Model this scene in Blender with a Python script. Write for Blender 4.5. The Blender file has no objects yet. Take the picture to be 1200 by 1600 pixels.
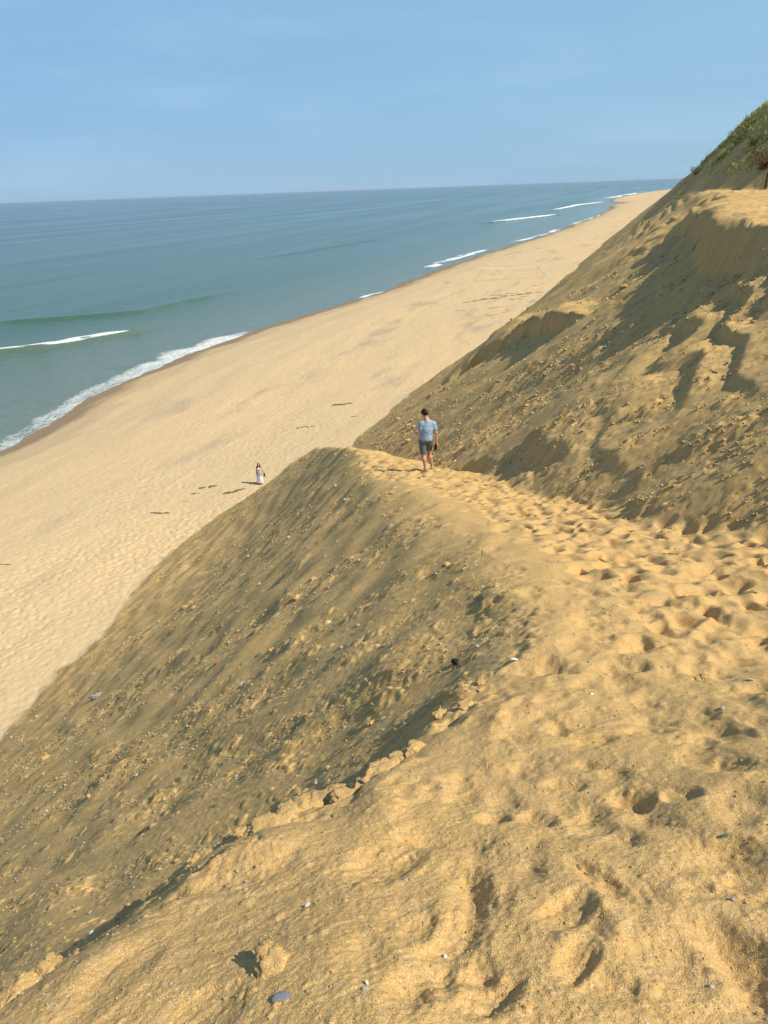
import bpy, math, random
import numpy as np
from mathutils import Vector, Matrix, Quaternion

SC = bpy.context.scene
COL = SC.collection
R = math.radians

# ------------------------------------------------------------------ helpers
def tag(o, label=None, cat=None, group=None, kind=None):
    if label: o['label'] = label
    if cat: o['category'] = cat
    if group: o['group'] = group
    if kind: o['kind'] = kind
    return o

def mesh_np(name, verts, faces, mat=None, smooth=True):
    """verts (n,3), faces (m,k) with constant k, fast numpy mesh."""
    me = bpy.data.meshes.new(name)
    verts = np.ascontiguousarray(verts, dtype=np.float32)
    faces = np.ascontiguousarray(faces, dtype=np.int32)
    n, (m, k) = len(verts), faces.shape
    me.vertices.add(n); me.vertices.foreach_set('co', verts.ravel())
    me.loops.add(m * k); me.loops.foreach_set('vertex_index', faces.ravel())
    me.polygons.add(m)
    me.polygons.foreach_set('loop_start', np.arange(0, m * k, k, dtype=np.int32))
    me.polygons.foreach_set('loop_total', np.full(m, k, dtype=np.int32))
    me.polygons.foreach_set('use_smooth', np.full(m, smooth, dtype=bool))
    me.update(calc_edges=True)
    if mat: me.materials.append(mat)
    return me

def link(name, me, parent=None, loc=None):
    o = bpy.data.objects.new(name, me); COL.objects.link(o)
    if parent: o.parent = parent
    if loc is not None: o.location = loc
    return o

def empty(name, loc=(0, 0, 0), rz=0):
    o = bpy.data.objects.new(name, None); COL.objects.link(o)
    o.location = loc; o.rotation_euler = (0, 0, rz); o.empty_display_size = .2
    return o

def attr(me, name, data):
    a = me.attributes.new(name, 'FLOAT', 'POINT')
    a.data.foreach_set('value', np.ascontiguousarray(data, dtype=np.float32))

# ------------------------------------------------------------------ noise
def _hash(ix, iy, seed):
    h = (ix.astype(np.int64) * 374761393 + iy.astype(np.int64) * 668265263 + seed * 974711) & 0xFFFFFFFF
    h = ((h ^ (h >> 13)) * 1274126177) & 0xFFFFFFFF
    h = h ^ (h >> 16)
    return h

def h01(ix, iy, seed):
    return (_hash(ix, iy, seed) & 0xFFFFFF).astype(np.float32) / np.float32(0xFFFFFF)

def perlin(x, y, seed=0):
    x0 = np.floor(x); y0 = np.floor(y)
    fx = (x - x0).astype(np.float32); fy = (y - y0).astype(np.float32)
    ix = x0.astype(np.int64); iy = y0.astype(np.int64)
    u = fx * fx * fx * (fx * (fx * 6 - 15) + 10); v = fy * fy * fy * (fy * (fy * 6 - 15) + 10)
    def g(dx, dy):
        a = h01(ix + dx, iy + dy, seed) * np.float32(2 * math.pi)
        return np.cos(a) * (fx - dx) + np.sin(a) * (fy - dy)
    a = g(0, 0); b = g(1, 0); c = g(0, 1); d = g(1, 1)
    ab = a + u * (b - a); cd = c + u * (d - c)
    return (ab + v * (cd - ab)) * 1.5

def fbm(x, y, seed=0, octaves=4, gain=.5, lac=2.03):
    s = 0; a = 1.; f = 1.
    for k in range(octaves):
        s = s + a * perlin(x * f + 17.3 * k, y * f - 9.1 * k, seed + k); a *= gain; f *= lac
    return s

def worley(x, y, seed=0, jit=.9):
    """nearest feature point: distance vector (dx,dy) and two random values of its cell"""
    ix = np.floor(x).astype(np.int64); iy = np.floor(y).astype(np.int64)
    best = np.full(x.shape, 9., np.float32)
    bx = np.zeros(x.shape, np.float32); by = bx.copy(); r1 = bx.copy(); r2 = bx.copy()
    for i in (-1, 0, 1):
        for j in (-1, 0, 1):
            cx = ix + i; cy = iy + j
            px = cx + .5 + jit * (h01(cx, cy, seed) - .5); py = cy + .5 + jit * (h01(cx, cy, seed + 1) - .5)
            dx = (x - px).astype(np.float32); dy = (y - py).astype(np.float32)
            d = dx * dx + dy * dy
            m = d < best
            best = np.where(m, d, best); bx = np.where(m, dx, bx); by = np.where(m, dy, by)
            r1 = np.where(m, h01(cx, cy, seed + 2), r1); r2 = np.where(m, h01(cx, cy, seed + 3), r2)
    return np.sqrt(best), bx, by, r1, r2

def ridged(x, y, seed=0, octaves=4, gain=.5):
    """creased noise: sharp crests between soft hollows"""
    s = 0; a = 1.; f = 1.
    for k in range(octaves):
        s = s + a * (.42 - np.abs(perlin(x * f + 11.7 * k, y * f - 5.3 * k, seed + k))); a *= gain; f *= 2.07
    return s

def sst(a, b, x):
    t = np.clip((x - a) / (b - a), 0, 1); return t * t * (3 - 2 * t)

def smax(a, b, k):
    h = np.clip(.5 + .5 * (a - b) / k, 0, 1); return b + (a - b) * h + k * h * (1 - h)

def smin(a, b, k): return -smax(-a, -b, k)

class TPS:
    def __init__(s, pts, lam=1e-3):
        p = np.array(pts, float); s.xy = p[:, :2]; n = len(p)
        d2 = ((s.xy[:, None] - s.xy[None]) ** 2).sum(-1)
        K = .5 * d2 * np.log(d2 + 1e-9) + lam * np.eye(n)
        Pm = np.c_[np.ones(n), s.xy]
        M = np.zeros((n + 3, n + 3)); M[:n, :n] = K; M[:n, n:] = Pm; M[n:, :n] = Pm.T
        s.w = np.linalg.solve(M, np.r_[p[:, 2], 0, 0, 0])
    def __call__(s, x, y):
        n = len(s.xy)
        z = s.w[n] + s.w[n + 1] * x + s.w[n + 2] * y
        for (a, b), w in zip(s.xy, s.w[:n]):
            d2 = (x - a) ** 2 + (y - b) ** 2
            z = z + w * .5 * d2 * np.log(d2 + 1e-9)
        return z

# ------------------------------------------------------------------ the coast: u runs along the shore, v inland
AZ = R(19.5); SA, CA = math.sin(AZ), math.cos(AZ)
def to_uv(x, y): return x * SA + y * CA, x * CA - y * SA
def to_xy(u, v): return u * SA + v * CA, u * CA - v * SA

SHORE_U = [-200, -60, 0, 49, 63, 80, 103, 142, 234, 360, 500, 644, 700, 730, 765, 800, 850, 970, 1164, 1300, 1567, 2500, 4000, 9000]
SHORE_V = [-58, -52, -51, -53.5, -57.5, -60, -59.5, -54.5, -50.8, -41, -35, -33, -38, -31, -27, -38, -46, -48, -35, -23, 16, 190, 700, 3500]
TOE_U = [-200, 7, 16, 30, 48, 67, 75, 103, 177, 282, 463, 800, 1600, 2500, 4000, 9000]
TOE_V = [-15.6, -15.6, -17.0, -17.1, -20, -20, -19, -17, -15.2, -12, -7, 10, 90, 300, 830, 3700]
SL_U = [-200, 30, 48, 62, 76, 90, 200, 9000]
SL_S = [.78, .78, .665, .675, .73, .8, .8, .7]

CREST = [(1.06,-1.76,17.64),(1.48,-1.59,17.54),(2.18,-1.48,17.34),(2.91,-1.01,17.19),(3.73,-0.77,17.01),(5.24,-0.62,16.80),(7.72,-1.48,16.06),(10.45,-2.73,15.15),(13.54,-4.22,14.22),(16.35,-5.75,13.47),(20.14,-8.33,12.38)]
CREST[-1] = (*CREST[-1][:2], CREST[-1][2] - .38); CREST[-2] = (*CREST[-2][:2], CREST[-2][2] - .14)
NOSE = [(23.26,-10.65,10.88),(29.45,-15.18,7.72),(35.43,-19.99,4.32)]
TOE = [(-6,-21,1.95),(5,-21,1.95),(15.91,-20.98,1.95),(19.40,-21.70,1.95),(22.35,-21.80,1.95),(26.23,-22.95,1.95),(33.03,-23.54,1.95),(39.82,-22.95,1.95)]
TOP = [(1.10,-0.44,18.09),(1.44,0.48,18.00),(1.02,-0.97,17.95),(2.64,0.19,17.56),(2.60,0.66,17.74),(1.82,-0.02,17.83),(1.69,-0.65,17.77),(4.90,0.21,16.92),(5.20,1.10,16.89),(2.90,-0.40,17.32),(9.10,0.25,15.71),(9.02,1.69,15.93),(12.31,-0.78,14.68),(11.52,1.20,15.23),(15.34,-1.01,13.90),(17.35,-2.71,13.29),(18.65,-4.32,12.85),(18.80,-5.37,12.70)]
surf_T = TPS(TOP + CREST + [(-3,0,18.9),(-3,-2.2,18.2),(0,0,18.35),(0,2,18.6),(4,4,18.0),(3,8,19.3),(-3,5,20),(9,4,16.4),(15,3,14.5),(20,-2,12.6),(24,-6,11.6),
             (2,-8,16.5),(8,-8,15.6),(14,-11,13.9),(20,-15,12),(10,-20,14),(25,-22,11),(35,-22,8)])
_fa = CREST + NOSE + TOE
for a, b, w in ((0,1,.5),(2,1,.5),(4,2,.5),(5,2,.5),(5,2,.75),(7,3,.5),(8,3,.5),(9,4,.5),(10,5,.5),(10,6,.5)):
    A, B = CREST[a], TOE[b]
    _fa = _fa + [tuple(A[i] + (B[i] - A[i]) * w - (.45 if i == 2 else 0) for i in range(3))]
for q in CREST[:5]: _fa.append((q[0], q[1] - 1.1, q[2] - 1.15))
for q in CREST[5:9]: _fa.append((q[0], q[1] - 1.2, q[2] - .86))
_fa = [(a, b, c - (.8 * sst(17, 23, np.float64(a)) * (1 - sst(26, 37, np.float64(a))) if c > 2 else 0)) for a, b, c in _fa]
surf_A = TPS(_fa + [(-3,-2.6,17.6),(-3,2,21),(2,3,20.6),(6,4,20),(10,3,19),(15,1,17.8),(20,-3,16.2),(24,-6,14.2),(29.5,-11,10.9),(35,-15,8),(41,-18,5.6),(46,-25.5,.5),(52,-24,.6),(20,-28,-2),(35,-30,-2),(5,-27,-2)])

def terrain(x, y):
    """heights and masks before fine relief"""
    u, v = to_uv(x, y)
    r = np.hypot(x, y)
    vs = np.interp(u, SHORE_U, SHORE_V); v0 = np.interp(u, TOE_U, TOE_V); S = np.interp(u, SL_U, SL_S)
    vs = vs + np.where(r < 2500, 1.2 * perlin(u / 23., v * 0 + 3.7, 5) + .5 * perlin(u / 7., v * 0 + 1.7, 6), 0)
    s = v - vs
    zb = np.interp(s, [-400, -60, -30, 0, 3, 8, 14, 20, 26, 40, 400], [-12, -4, -2, 0, .45, 1.25, 1.9, 2.15, 2.1, 2.2, 2.6])
    # the long bluff face B
    v0n = v0 + np.where(r < 900, .5 * perlin(u / 14., v * 0 + .4, 11) * sst(60, 120, u), 0)
    zB = 2.2 + S * (v - v0n)
    # broken ledges and scarps of the face
    m = r < 140
    d = np.zeros_like(zB)
    nrm = (u - 16.0) * .52 + (v + 2.2) * .854
    alo = (u - 16.0) * .854 - (v + 2.2) * .52
    nrm = nrm + .3 * perlin(alo / 1.2, nrm / 1.2, 3) + .12 * perlin(alo / .35, nrm / .35, 4)
    d = d + .5 * sst(0, .5, nrm) * (1 - sst(1.0, 6.0, nrm)) * sst(-2.5, 1.0, alo) * (1 - sst(9, 17, alo))
    # overhanging lit cap above the big shadow, running along the face
    b2 = v - np.interp(u, [18, 24, 29, 38, 53, 60], [2.6, 2.3, 2.0, 1.9, 1.2, 1.0])
    b2 = b2 + .8 * perlin(u / 4., v / 4., 21) + .3 * perlin(u / 1.2, v / 1.2, 22)
    d = d + 1.1 * sst(-.1, .6, b2) * (1 - sst(1.5, 5, b2)) * sst(20, 24, u) * (1 - sst(50, 60, u))
    # hollow with a crumbled side wall lower down the face
    b3 = u - np.interp(v, [-16, -9, -5, -2], [54, 52, 42, 37]); b3 = b3 + .8 * perlin(u / 2.5, v / 2.5, 31) + .3 * perlin(u / .8, v / .8, 32)
    d = d + 1.05 * sst(-.15, .35, b3) * (1 - sst(1, 11, b3)) * sst(-15, -10, v) * (1 - sst(-4.5, -2, v))
    # broad undulation, gullied down the fall line
    d = d + .55 * fbm(u / 5.5, v / 12., 41, 4) * sst(-18, -8, v) + .14 * fbm(u / 2.2, v / 9., 45, 3)
    lay = zB / .75 + 1.1 * fbm(u / 5., v / 5., 49, 3); fr = lay - np.floor(lay)
    d = d + .42 * (sst(.0, .25, fr) * (1 - fr) - .35) * sst(13.5, 16.5, zB) * np.clip(.35 + 1.2 * perlin(u / 4.5, v / 3., 50), 0, 1) * (u > 12)
    zB = zB + np.where(m, d, .9 * perlin(u / 16., v / 40., 47) + .35 * perlin(u / 5, v / 14., 48))
    # flat top of the sandy mound, then the high grassy bluff behind it
    cap = 18.75 + .035 * (v - 4) + .12 * perlin(u / 3., v / 3., 51)
    zmound = smin(zB, np.where(u < 130, cap, 40), .5)
    zC = 18.25 + 1.0 * (v - 1. - .128 * np.minimum(0, v + 1) - np.interp(u, [85, 103, 177, 300], [0, .6, 2.4, 5]) + .4 * perlin(u / 6., v / 9., 53)) - .34 * np.maximum(0, 86 - u) - .05 * np.maximum(0, u - 92) + .22 * fbm(u / 4., v / 4., 55, 3) + .35 * sst(2., -3., v) * (.5 - np.abs(perlin(u / 1.6, v / 4., 59)))
    zB = np.where(u > 45, smax(zmound, zC, .25), zmound)
    top = 26.8 + .02 * v + 1.0 * perlin(u / 30., v / 30., 57)
    zB = smin(zB, top, 1.2)
    # the near spur: trodden top T, seaward face A, end slope E
    near = (r < 75) & (u < 56)
    zT = np.full_like(zB, -50.); zA = zT.copy()
    zT[near] = surf_T(u[near], v[near]); zA[near] = surf_A(u[near], v[near])
    un, vn = u, v
    zA = zA + np.where(near, .07 * fbm(u / 2.6, v / 14., 61, 3) + .03 * perlin(u / .7, v / 6., 62), 0)
    zE = 12.9 - .55 * ((u - 19.8) * .915 + (v + 6.9) * .404) + .2 * perlin(u / 1.5, v / 1.5, 64)
    edge = smin(zA + np.where(near, .10 * perlin(u / .8, v / .8, 66), 0), zE, .2)
    kk = np.clip(.12 + .022 * r, .12, .4)
    zS = smin(zT, edge, kk)
    wTop = np.clip((edge - zT) / (.06 + .02 * r) + .5, 0, 1)
    z = np.where(near, smax(zS, zB, .18), zB)
    wS = np.where(near, np.clip((zS - zB) / .25 + .5, 0, 1), 0)
    zl = z
    z = smax(zl, zb, .15)
    beach = np.clip((zb - zl) / .2 + .5, 0, 1)
    return dict(u=u, v=v, r=r, s=s, z=z, beach=beach, top=wTop * wS * (1 - beach), A=(1 - wTop) * wS * (1 - beach), B=(1 - wS) * (1 - beach), ed=edge - zT)
QUALITY = 1

# ------------------------------------------------------------------ fine relief of the sand
PATH = [(26, -9.5), (21, -6.6), (18.6, -4.9), (16, -2.6), (13.5, -.9), (11, .25), (9, 1.0), (7, 1.9), (4.5, 2.9), (1, 3.6), (-4, 4)]
def path_dist(u, v):
    d = np.full(u.shape, 99., np.float32)
    for (a, b), (c, e) in zip(PATH[:-1], PATH[1:]):
        dx, dy = c - a, e - b
        t = np.clip(((u - a) * dx + (v - b) * dy) / (dx * dx + dy * dy), 0, 1)
        d = np.minimum(d, np.hypot(u - a - t * dx, v - b - t * dy))
    return d

# single footprints and scuffs near the camera: u, v, half length, half width, heading, depth
PITS = [(2.64, 0.15, 0.085, 0.075, 1.63, 0.06), (1.78, -0.36, 0.22, 0.055, -0.16, 0.05), (3.54, -0.89, 0.2, 0.1, 0.27, 0.07), (1.9, -0.75, 0.16, 0.1, 0.43, 0.06), (3.41, 0.26, 0.1, 0.07, 1.65, 0.045), (4.37, 0.13, 0.13, 0.09, 1.45, 0.06), (4.27, -0.4, 0.2, 0.1, 1.49, 0.06), (2.78, -0.13, 0.09, 0.06, 1.54, 0.04), (2.96, -0.04, 0.07, 0.04, 1.6, 0.03), (2.63, 0.36, 0.07, 0.045, 1.72, 0.04), (1.93, 0.08, 0.13, 0.05, 2.37, 0.05), (1.75, -0.04, 0.12, 0.05, 0.45, 0.045), (1.54, -0.48, 0.09, 0.05, 0.02, 0.04), (1.62, 0.25, 0.13, 0.09, 2.6, 0.04), (2.15, 0.43, 0.14, 0.1, 1.47, 0.05), (1.69, 0.46, 0.16, 0.07, 2.46, 0.045), (4.38, 0.63, 0.14, 0.08, 1.43, 0.06), (4.01, 0.82, 0.14, 0.09, 1.52, 0.06), (2.93, 0.51, 0.1, 0.06, 1.7, 0.04), (1.51, -0.0, 0.1, 0.04, 0.25, 0.04), (1.31, -0.2, 0.09, 0.045, 0.52, 0.045), (2.14, -0.59, 0.2, 0.06, 1.43, 0.04), (1.72, -1.39, 0.3, 0.09, 1.0, 0.06), (2.41, -0.21, 0.08, 0.06, 1.44, 0.04), (2.39, -0.4, 0.07, 0.05, 1.43, 0.04), (5.89, 0.58, 0.15, 0.1, 1.22, 0.06), (5.74, 0.22, 0.14, 0.08, 1.15, 0.05), (2.03, 0.55, 0.12, 0.08, 1.42, 0.05), (2.26, 0.14, 0.07, 0.05, 1.47, 0.035), (1.28, -0.39, 0.1, 0.06, 0.77, 0.03), (1.53, 0.48, 0.1, 0.05, 0.79, 0.04)]


_r = random.Random(4)
for _ in range(420):
    _u = _r.uniform(1.2, 6.5); _v = _r.uniform(-.7, 2.2) + .0 * _u; _s = _r.uniform(.5, 1.25)
    PITS.append((_u, _v, .12 * _s, .06 * _s, _r.choice((2.9, .2, 1.6, 2.3)) + _r.uniform(-.5, .5), _r.uniform(.010, .034) * _s))

def pits(u, v):
    h = np.zeros(u.shape, np.float32)
    for (pu, pv, a, b, ang, dep) in PITS:
        a *= 1.15; b *= 1.35
        m = (np.abs(u - pu) < 2.6 * a) & (np.abs(v - pv) < 2.6 * a)
        if not m.any(): continue
        du, dv = u[m] - pu, v[m] - pv
        c, s_ = math.cos(ang), math.sin(ang)
        p = (du * c + dv * s_) / a; q = (-du * s_ + dv * c) / b
        sd = int(pu * 1000) & 4095
        wx = p + .28 * perlin(p * .9, q * .9, sd); wy = q + .28 * perlin(p * .9, q * .9, sd + 1)
        d = np.sqrt(wx * wx + wy * wy) + .09 * perlin(p * 3.1, q * 3.1, sd + 2) + .05 * perlin(du / .03, dv / .03, sd + 3)
        lo_ = np.where(dv > 0, .62, .15); hi_ = np.where(dv > 0, 1.0, 1.2)
        k_ = sst(-.3, .3, dv / b)
        h[m] += -dep * ((1 - sst(.15, 1.25, d)) * (1 - k_) + (1 - sst(.22, 1.12, d)) * k_) * .85 + .08 * dep * np.exp(-((d - 1.2) / .16) ** 2) * k_
    return h

def clods(u, v, cell, seed, dens, amp, tail=.35):
    """crumbs of sand lying on a slope, each with a tail of debris below it"""
    d, du, dv, r1, r2 = worley(u / cell, v / cell, seed)
    dv = np.where(dv < 0, dv * tail, dv * 1.1)
    rad = .12 + .22 * r2
    dd = np.sqrt(du * du + dv * dv) / rad
    return np.where(r1 < dens, amp * (.4 + .9 * r2) * np.clip(1.15 - dd, 0, .8), 0)

def relief(T):
    u, v, r = T['u'], T['v'], T['r']
    dz = np.zeros(u.shape, np.float32)
    rnd = {}
    # slopes
    m = (r < 150) & ((T['A'] > .02) | (T['B'] > .02))
    if m.any():
        U, V, rr = u[m], v[m], r[m]
        wA, wB = T['A'][m], T['B'][m]; w = np.clip(wA + wB, 0, 1)
        pat = np.clip(.5 + .9 * fbm(U / 1.2, V / 9., 101, 4), 0, 1)
        big = np.where(wB > wA, 1.25, 1.0)
        Uw = U + .07 * perlin(U / .17, V / .17, 104) + .03 * perlin(U / .06, V / .06, 105)
        Vw = V + .10 * perlin(U / .17, V / .17, 106)
        st = perlin(Uw / .42, Vw / 3.0, 103); st2 = perlin(Uw / .17, Vw / 1.5, 108)
        rb = wB > wA
        h = np.where(rb, .040, .006) * st * (.35 + .9 * pat)
        h += np.where(rb, .085 * ridged(Uw / .55, Vw / 1.7, 115, 4, .55), .026 * ridged(Uw / .34, Vw / 1.9, 116, 4, .6)) * (.1 + 1.1 * pat)
        h += np.where(rb, .12, .0) * ridged(Uw / 2.0, Vw / 4.2, 119, 4, .6) * (.35 + pat)
        h += np.where(rb, .030, .010) * ridged(Uw / .21, Vw / .34, 123, 2, .6) * (.2 + pat)
        h += np.where(rb, .060, .030) * ridged(Uw / .30, Vw / 3.4, 125, 2, .6) * (.25 + pat)
        gr = perlin(U / .11, V / 1.3, 121) ; h -= .022 * sst(.25, .5, gr) * (.3 + pat)
        h += clods(Uw, Vw, .9, 107, .16 * pat + .02, .075, .25) * big
        h += clods(Uw, Vw, .34, 113, .34 * pat + .04, .045, .3) * big
        n = rr < 45
        h2 = np.zeros(h.shape)
        Un, Vn = Uw[n], Vw[n]
        h2[n] = clods(Un, Vn, .15, 127, .5 * pat[n] + .05, .022, .3) + .009 * perlin(Un / .07, Vn / .4, 131)
        n = rr < 18
        Un, Vn = U[n], V[n]
        h2[n] += clods(Un, Vn, .065, 137, .32 * pat[n] + .08, .012, .5) + .004 * perlin(Un / .035, Vn / .06, 139)
        dz[m] += (h + h2) * w
    # trodden top of the spur
    m = (r < 60) & (T['top'] > .02)
    if m.any():
        U, V, rr = u[m], v[m], r[m]; w = T['top'][m]
        pd = path_dist(U, V) + .35 * perlin(U / 1.1, V / 1.1, 151)
        tr = (1 - sst(1.5, 2.5, pd)) * sst(3.7, 5.8, U)
        wu = U + .14 * perlin(U / .3, V / .3, 152); wv = V + .14 * perlin(U / .3, V / .3, 153)
        d, du, dv, r1, r2 = worley(wu / .41, wv / .31, 155)
        h = tr * (-.045 * fbm(U / .8, V / .6, 158, 2) - .15 * (.2 + .8 * r1) * (1 - sst(.10, .46, d)) + .03 * sst(.4, .7, d))
        h += tr * .03 * fbm(U / .22, V / .22, 157, 2)
        sm = 1 - tr
        h += sm * (.042 * perlin(U / .75, V / .60, 161) + .009 * perlin(U / .33, V / .28, 163) + .0025 * ridged(U / .16, V / .16, 164, 2) + .002 * perlin(U / .07, V / .07, 165))
        d, du, dv, r1, r2 = worley(U / .55 + .2 * perlin(U / .3, V / .3, 167), V / .4, 168)
        h += sm * np.where(r1 < .42, -.035 * (.3 + .7 * r2) * (1 - sst(.08, .36, d)), 0)
        # crumbling crust along the lip
        lip = np.exp(-(T['ed'][m] / .10) ** 2) * np.clip(.4 + 1.3 * perlin(U / .5, V / .5, 171), 0, 1)
        h += lip * (.05 * np.abs(perlin(U / .16, V / .16, 173)) + .03 * perlin(U / .07, V / .07, 174))
        e = T['ed'][m] + .09 * perlin(U / .26, V / .26, 177) + .05 * perlin(U / .09, V / .09, 178) + .012 * perlin(U / .035, V / .035, 179)
        cm = np.clip(.2 + 1.6 * perlin(U / .7, V / .7, 180) + .3 * (U < 4.2), 0, 1) * (1 - sst(6, 11, rr))
        h += cm * (.06 + .045 * sst(1.6, 2.3, U) * (1 - sst(3.0, 3.8, U))) * sst(-.035, .055, e) * (1 - sst(.12, .42, e))
        n = rr < 9
        hh = np.zeros(h.shape)
        hh[n] = clods(U[n], V[n], .11, 175, .10, .012, 1.) + clods(U[n], V[n], .045, 191, .22, .006, 1.) * (1 - sst(5, 8, rr[n])) + .0035 * perlin(U[n] / .055, V[n] / .055, 192) * (1 - sst(5, 8, rr[n])) + .0028 * perlin(U[n] / .02, V[n] / .02, 176) * (1 - sst(2.2, 4., rr[n]))
        h = h + hh
        dz[m] += h * w
        dz[m] += pits(U, V) * np.clip(w * 1.5, 0, 1)
    # beach full of old footprints
    m = (r < 420) & (T['beach'] > .02) & (T['s'] > -1)
    if m.any():
        U, V, rr, s = u[m], v[m], r[m], T['s'][m]
        f = sst(11, 22, s + 5 * perlin(U / 19., V / 6., 181)) * np.clip(.75 + .6 * fbm(U / 13., V / 6., 183, 2), .15, 1.1)
        d, du, dv, r1, r2 = worley(U / .40 + .2 * perlin(U / .5, V / .5, 184), V / .33 + .2 * perlin(U / .4, V / .4, 188), 185)
        h = f * (-.10 * (.1 + .9 * r1) * (1 - sst(.05, .48, d)) + .03 * perlin(U / .3, V / .3, 186))
        h += .05 * fbm(U / 9., V / 2.5, 187, 3)
        dz[m] += h * T['beach'][m]
    return dz

# ------------------------------------------------------------------ ground sheet on rings around the viewpoint
def ring_grid(rs, th):
    rr, tt = np.meshgrid(rs, th, indexing='ij')
    return (rr * np.sin(tt)).ravel(), (rr * np.cos(tt)).ravel()

def grid_faces(nr, nt, wrap):
    i = np.arange(nr - 1)[:, None]; j = np.arange(nt if wrap else nt - 1)[None]
    j2 = (j + 1) % nt
    return np.stack([i * nt + j, i * nt + j2, (i + 1) * nt + j2, (i + 1) * nt + j], -1).reshape(-1, 4)

Q = QUALITY
th = np.concatenate([np.arange(-51, 51, .1375 * Q), np.arange(51, 309, 2.0)]) * math.pi / 180
rs = np.concatenate([np.geomspace(.3, .8, 12)[:-1], np.geomspace(.8, 70, int(2030 / Q))[:-1], np.geomspace(70, 9000, int(760 / Q))])
gx, gy = ring_grid(rs, th)
T = terrain(gx, gy)
gz = T['z'] + relief(T)
faces = grid_faces(len(rs), len(th), True)
GV = np.c_[gx, gy, gz]

def z_at(x, y):
    t = terrain(np.array([x], float), np.array([y], float)); return float(t['z'][0] + relief(t)[0])

def split(name, sel, mat):
    f = faces[sel]
    used = np.zeros(len(GV), bool); used[f.ravel()] = True
    remap = np.cumsum(used) - 1
    me = mesh_np(name, GV[used], remap[f], mat)
    for k in ('beach', 's', 'A', 'B', 'top'): attr(me, k, T[k][used])
    o = link(name, me); o['kind'] = 'structure'
    return o

def terrain_objects(mat_sand, mat_beach):
    bf = T['beach'][faces].mean(1)
    spur = ((T['A'] + T['top'])[faces].mean(1) > .5)
    isb = bf > .5
    a = split('beach', isb, mat_beach)
    b = split('sand_spur', spur & ~isb, mat_sand)
    c = split('sand_bluff', ~spur & ~isb, mat_sand)
    return a, b, c

# ------------------------------------------------------------------ materials
class NT:
    def __init__(s, name):
        s.m = bpy.data.materials.new(name); s.m.use_nodes = True; s.t = s.m.node_tree; s.t.nodes.clear()
        s.out = s.t.nodes.new('ShaderNodeOutputMaterial'); s.b = s.t.nodes.new('ShaderNodeBsdfPrincipled')
        s.t.links.new(s.b.outputs[0], s.out.inputs[0])
    def n(s, typ, **kw):
        nd = s.t.nodes.new('ShaderNode' + typ)
        for k, v in kw.items(): setattr(nd, k, v)
        return nd
    def l(s, a, b): s.t.links.new(a, b)
    def val(s, sock, v):
        if hasattr(v, 'links') or isinstance(v, bpy.types.NodeSocket): s.l(v, sock)
        else: sock.default_value = v
    def math(s, op, a, b=None, c=None, clamp=False):
        nd = s.n('Math', operation=op, use_clamp=clamp); s.val(nd.inputs[0], a)
        if b is not None: s.val(nd.inputs[1], b)
        if c is not None: s.val(nd.inputs[2], c)
        return nd.outputs[0]
    def mix(s, f, a, b):
        nd = s.n('Mix', data_type='RGBA'); s.val(nd.inputs[0], f); s.val(nd.inputs[6], a); s.val(nd.inputs[7], b)
        return nd.outputs[2]
    def noise(s, vec, scale, detail=3, rough=.55, out=0):
        nd = s.n('TexNoise'); s.l(vec, nd.inputs['Vector']); nd.inputs['Scale'].default_value = scale
        nd.inputs['Detail'].default_value = detail; nd.inputs['Roughness'].default_value = rough
        return nd.outputs[out]
    def ramp(s, f, lo, hi, a=0., b=1.):
        nd = s.n('MapRange', clamp=True); s.val(nd.inputs[0], f)
        for i, q in enumerate((lo, hi, a, b)): nd.inputs[i + 1].default_value = q
        return nd.outputs[0]
    def attr(s, name): return s.n('Attribute', attribute_name=name).outputs['Fac']
    def pos(s): return s.n('NewGeometry').outputs['Position']
    def objco(s): return s.n('TexCoord').outputs['Object']
    def scale(s, vec, xyz):
        nd = s.n('Mapping'); s.l(vec, nd.inputs['Vector']); nd.inputs['Scale'].default_value = xyz; return nd.outputs[0]
    def bump(s, h, dist, strength=1., prev=None):
        nd = s.n('Bump'); s.l(h, nd.inputs['Height']); nd.inputs['Distance'].default_value = dist
        nd.inputs['Strength'].default_value = strength
        if prev: s.l(prev, nd.inputs['Normal'])
        return nd.outputs[0]
    def set(s, **kw):
        for k, v in kw.items(): s.val(s.b.inputs[k.replace('_', ' ')], v)

def rgb(r, g, b): return (r, g, b, 1.)

def coast_vec(nt):
    """position turned into shore coordinates (u, v, z)"""
    nd = nt.n('Mapping'); nt.l(nt.pos(), nd.inputs['Vector']); nd.inputs['Rotation'].default_value = (0, 0, AZ)
    return nd.outputs[0]     # x = inland, y = along the shore

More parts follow.
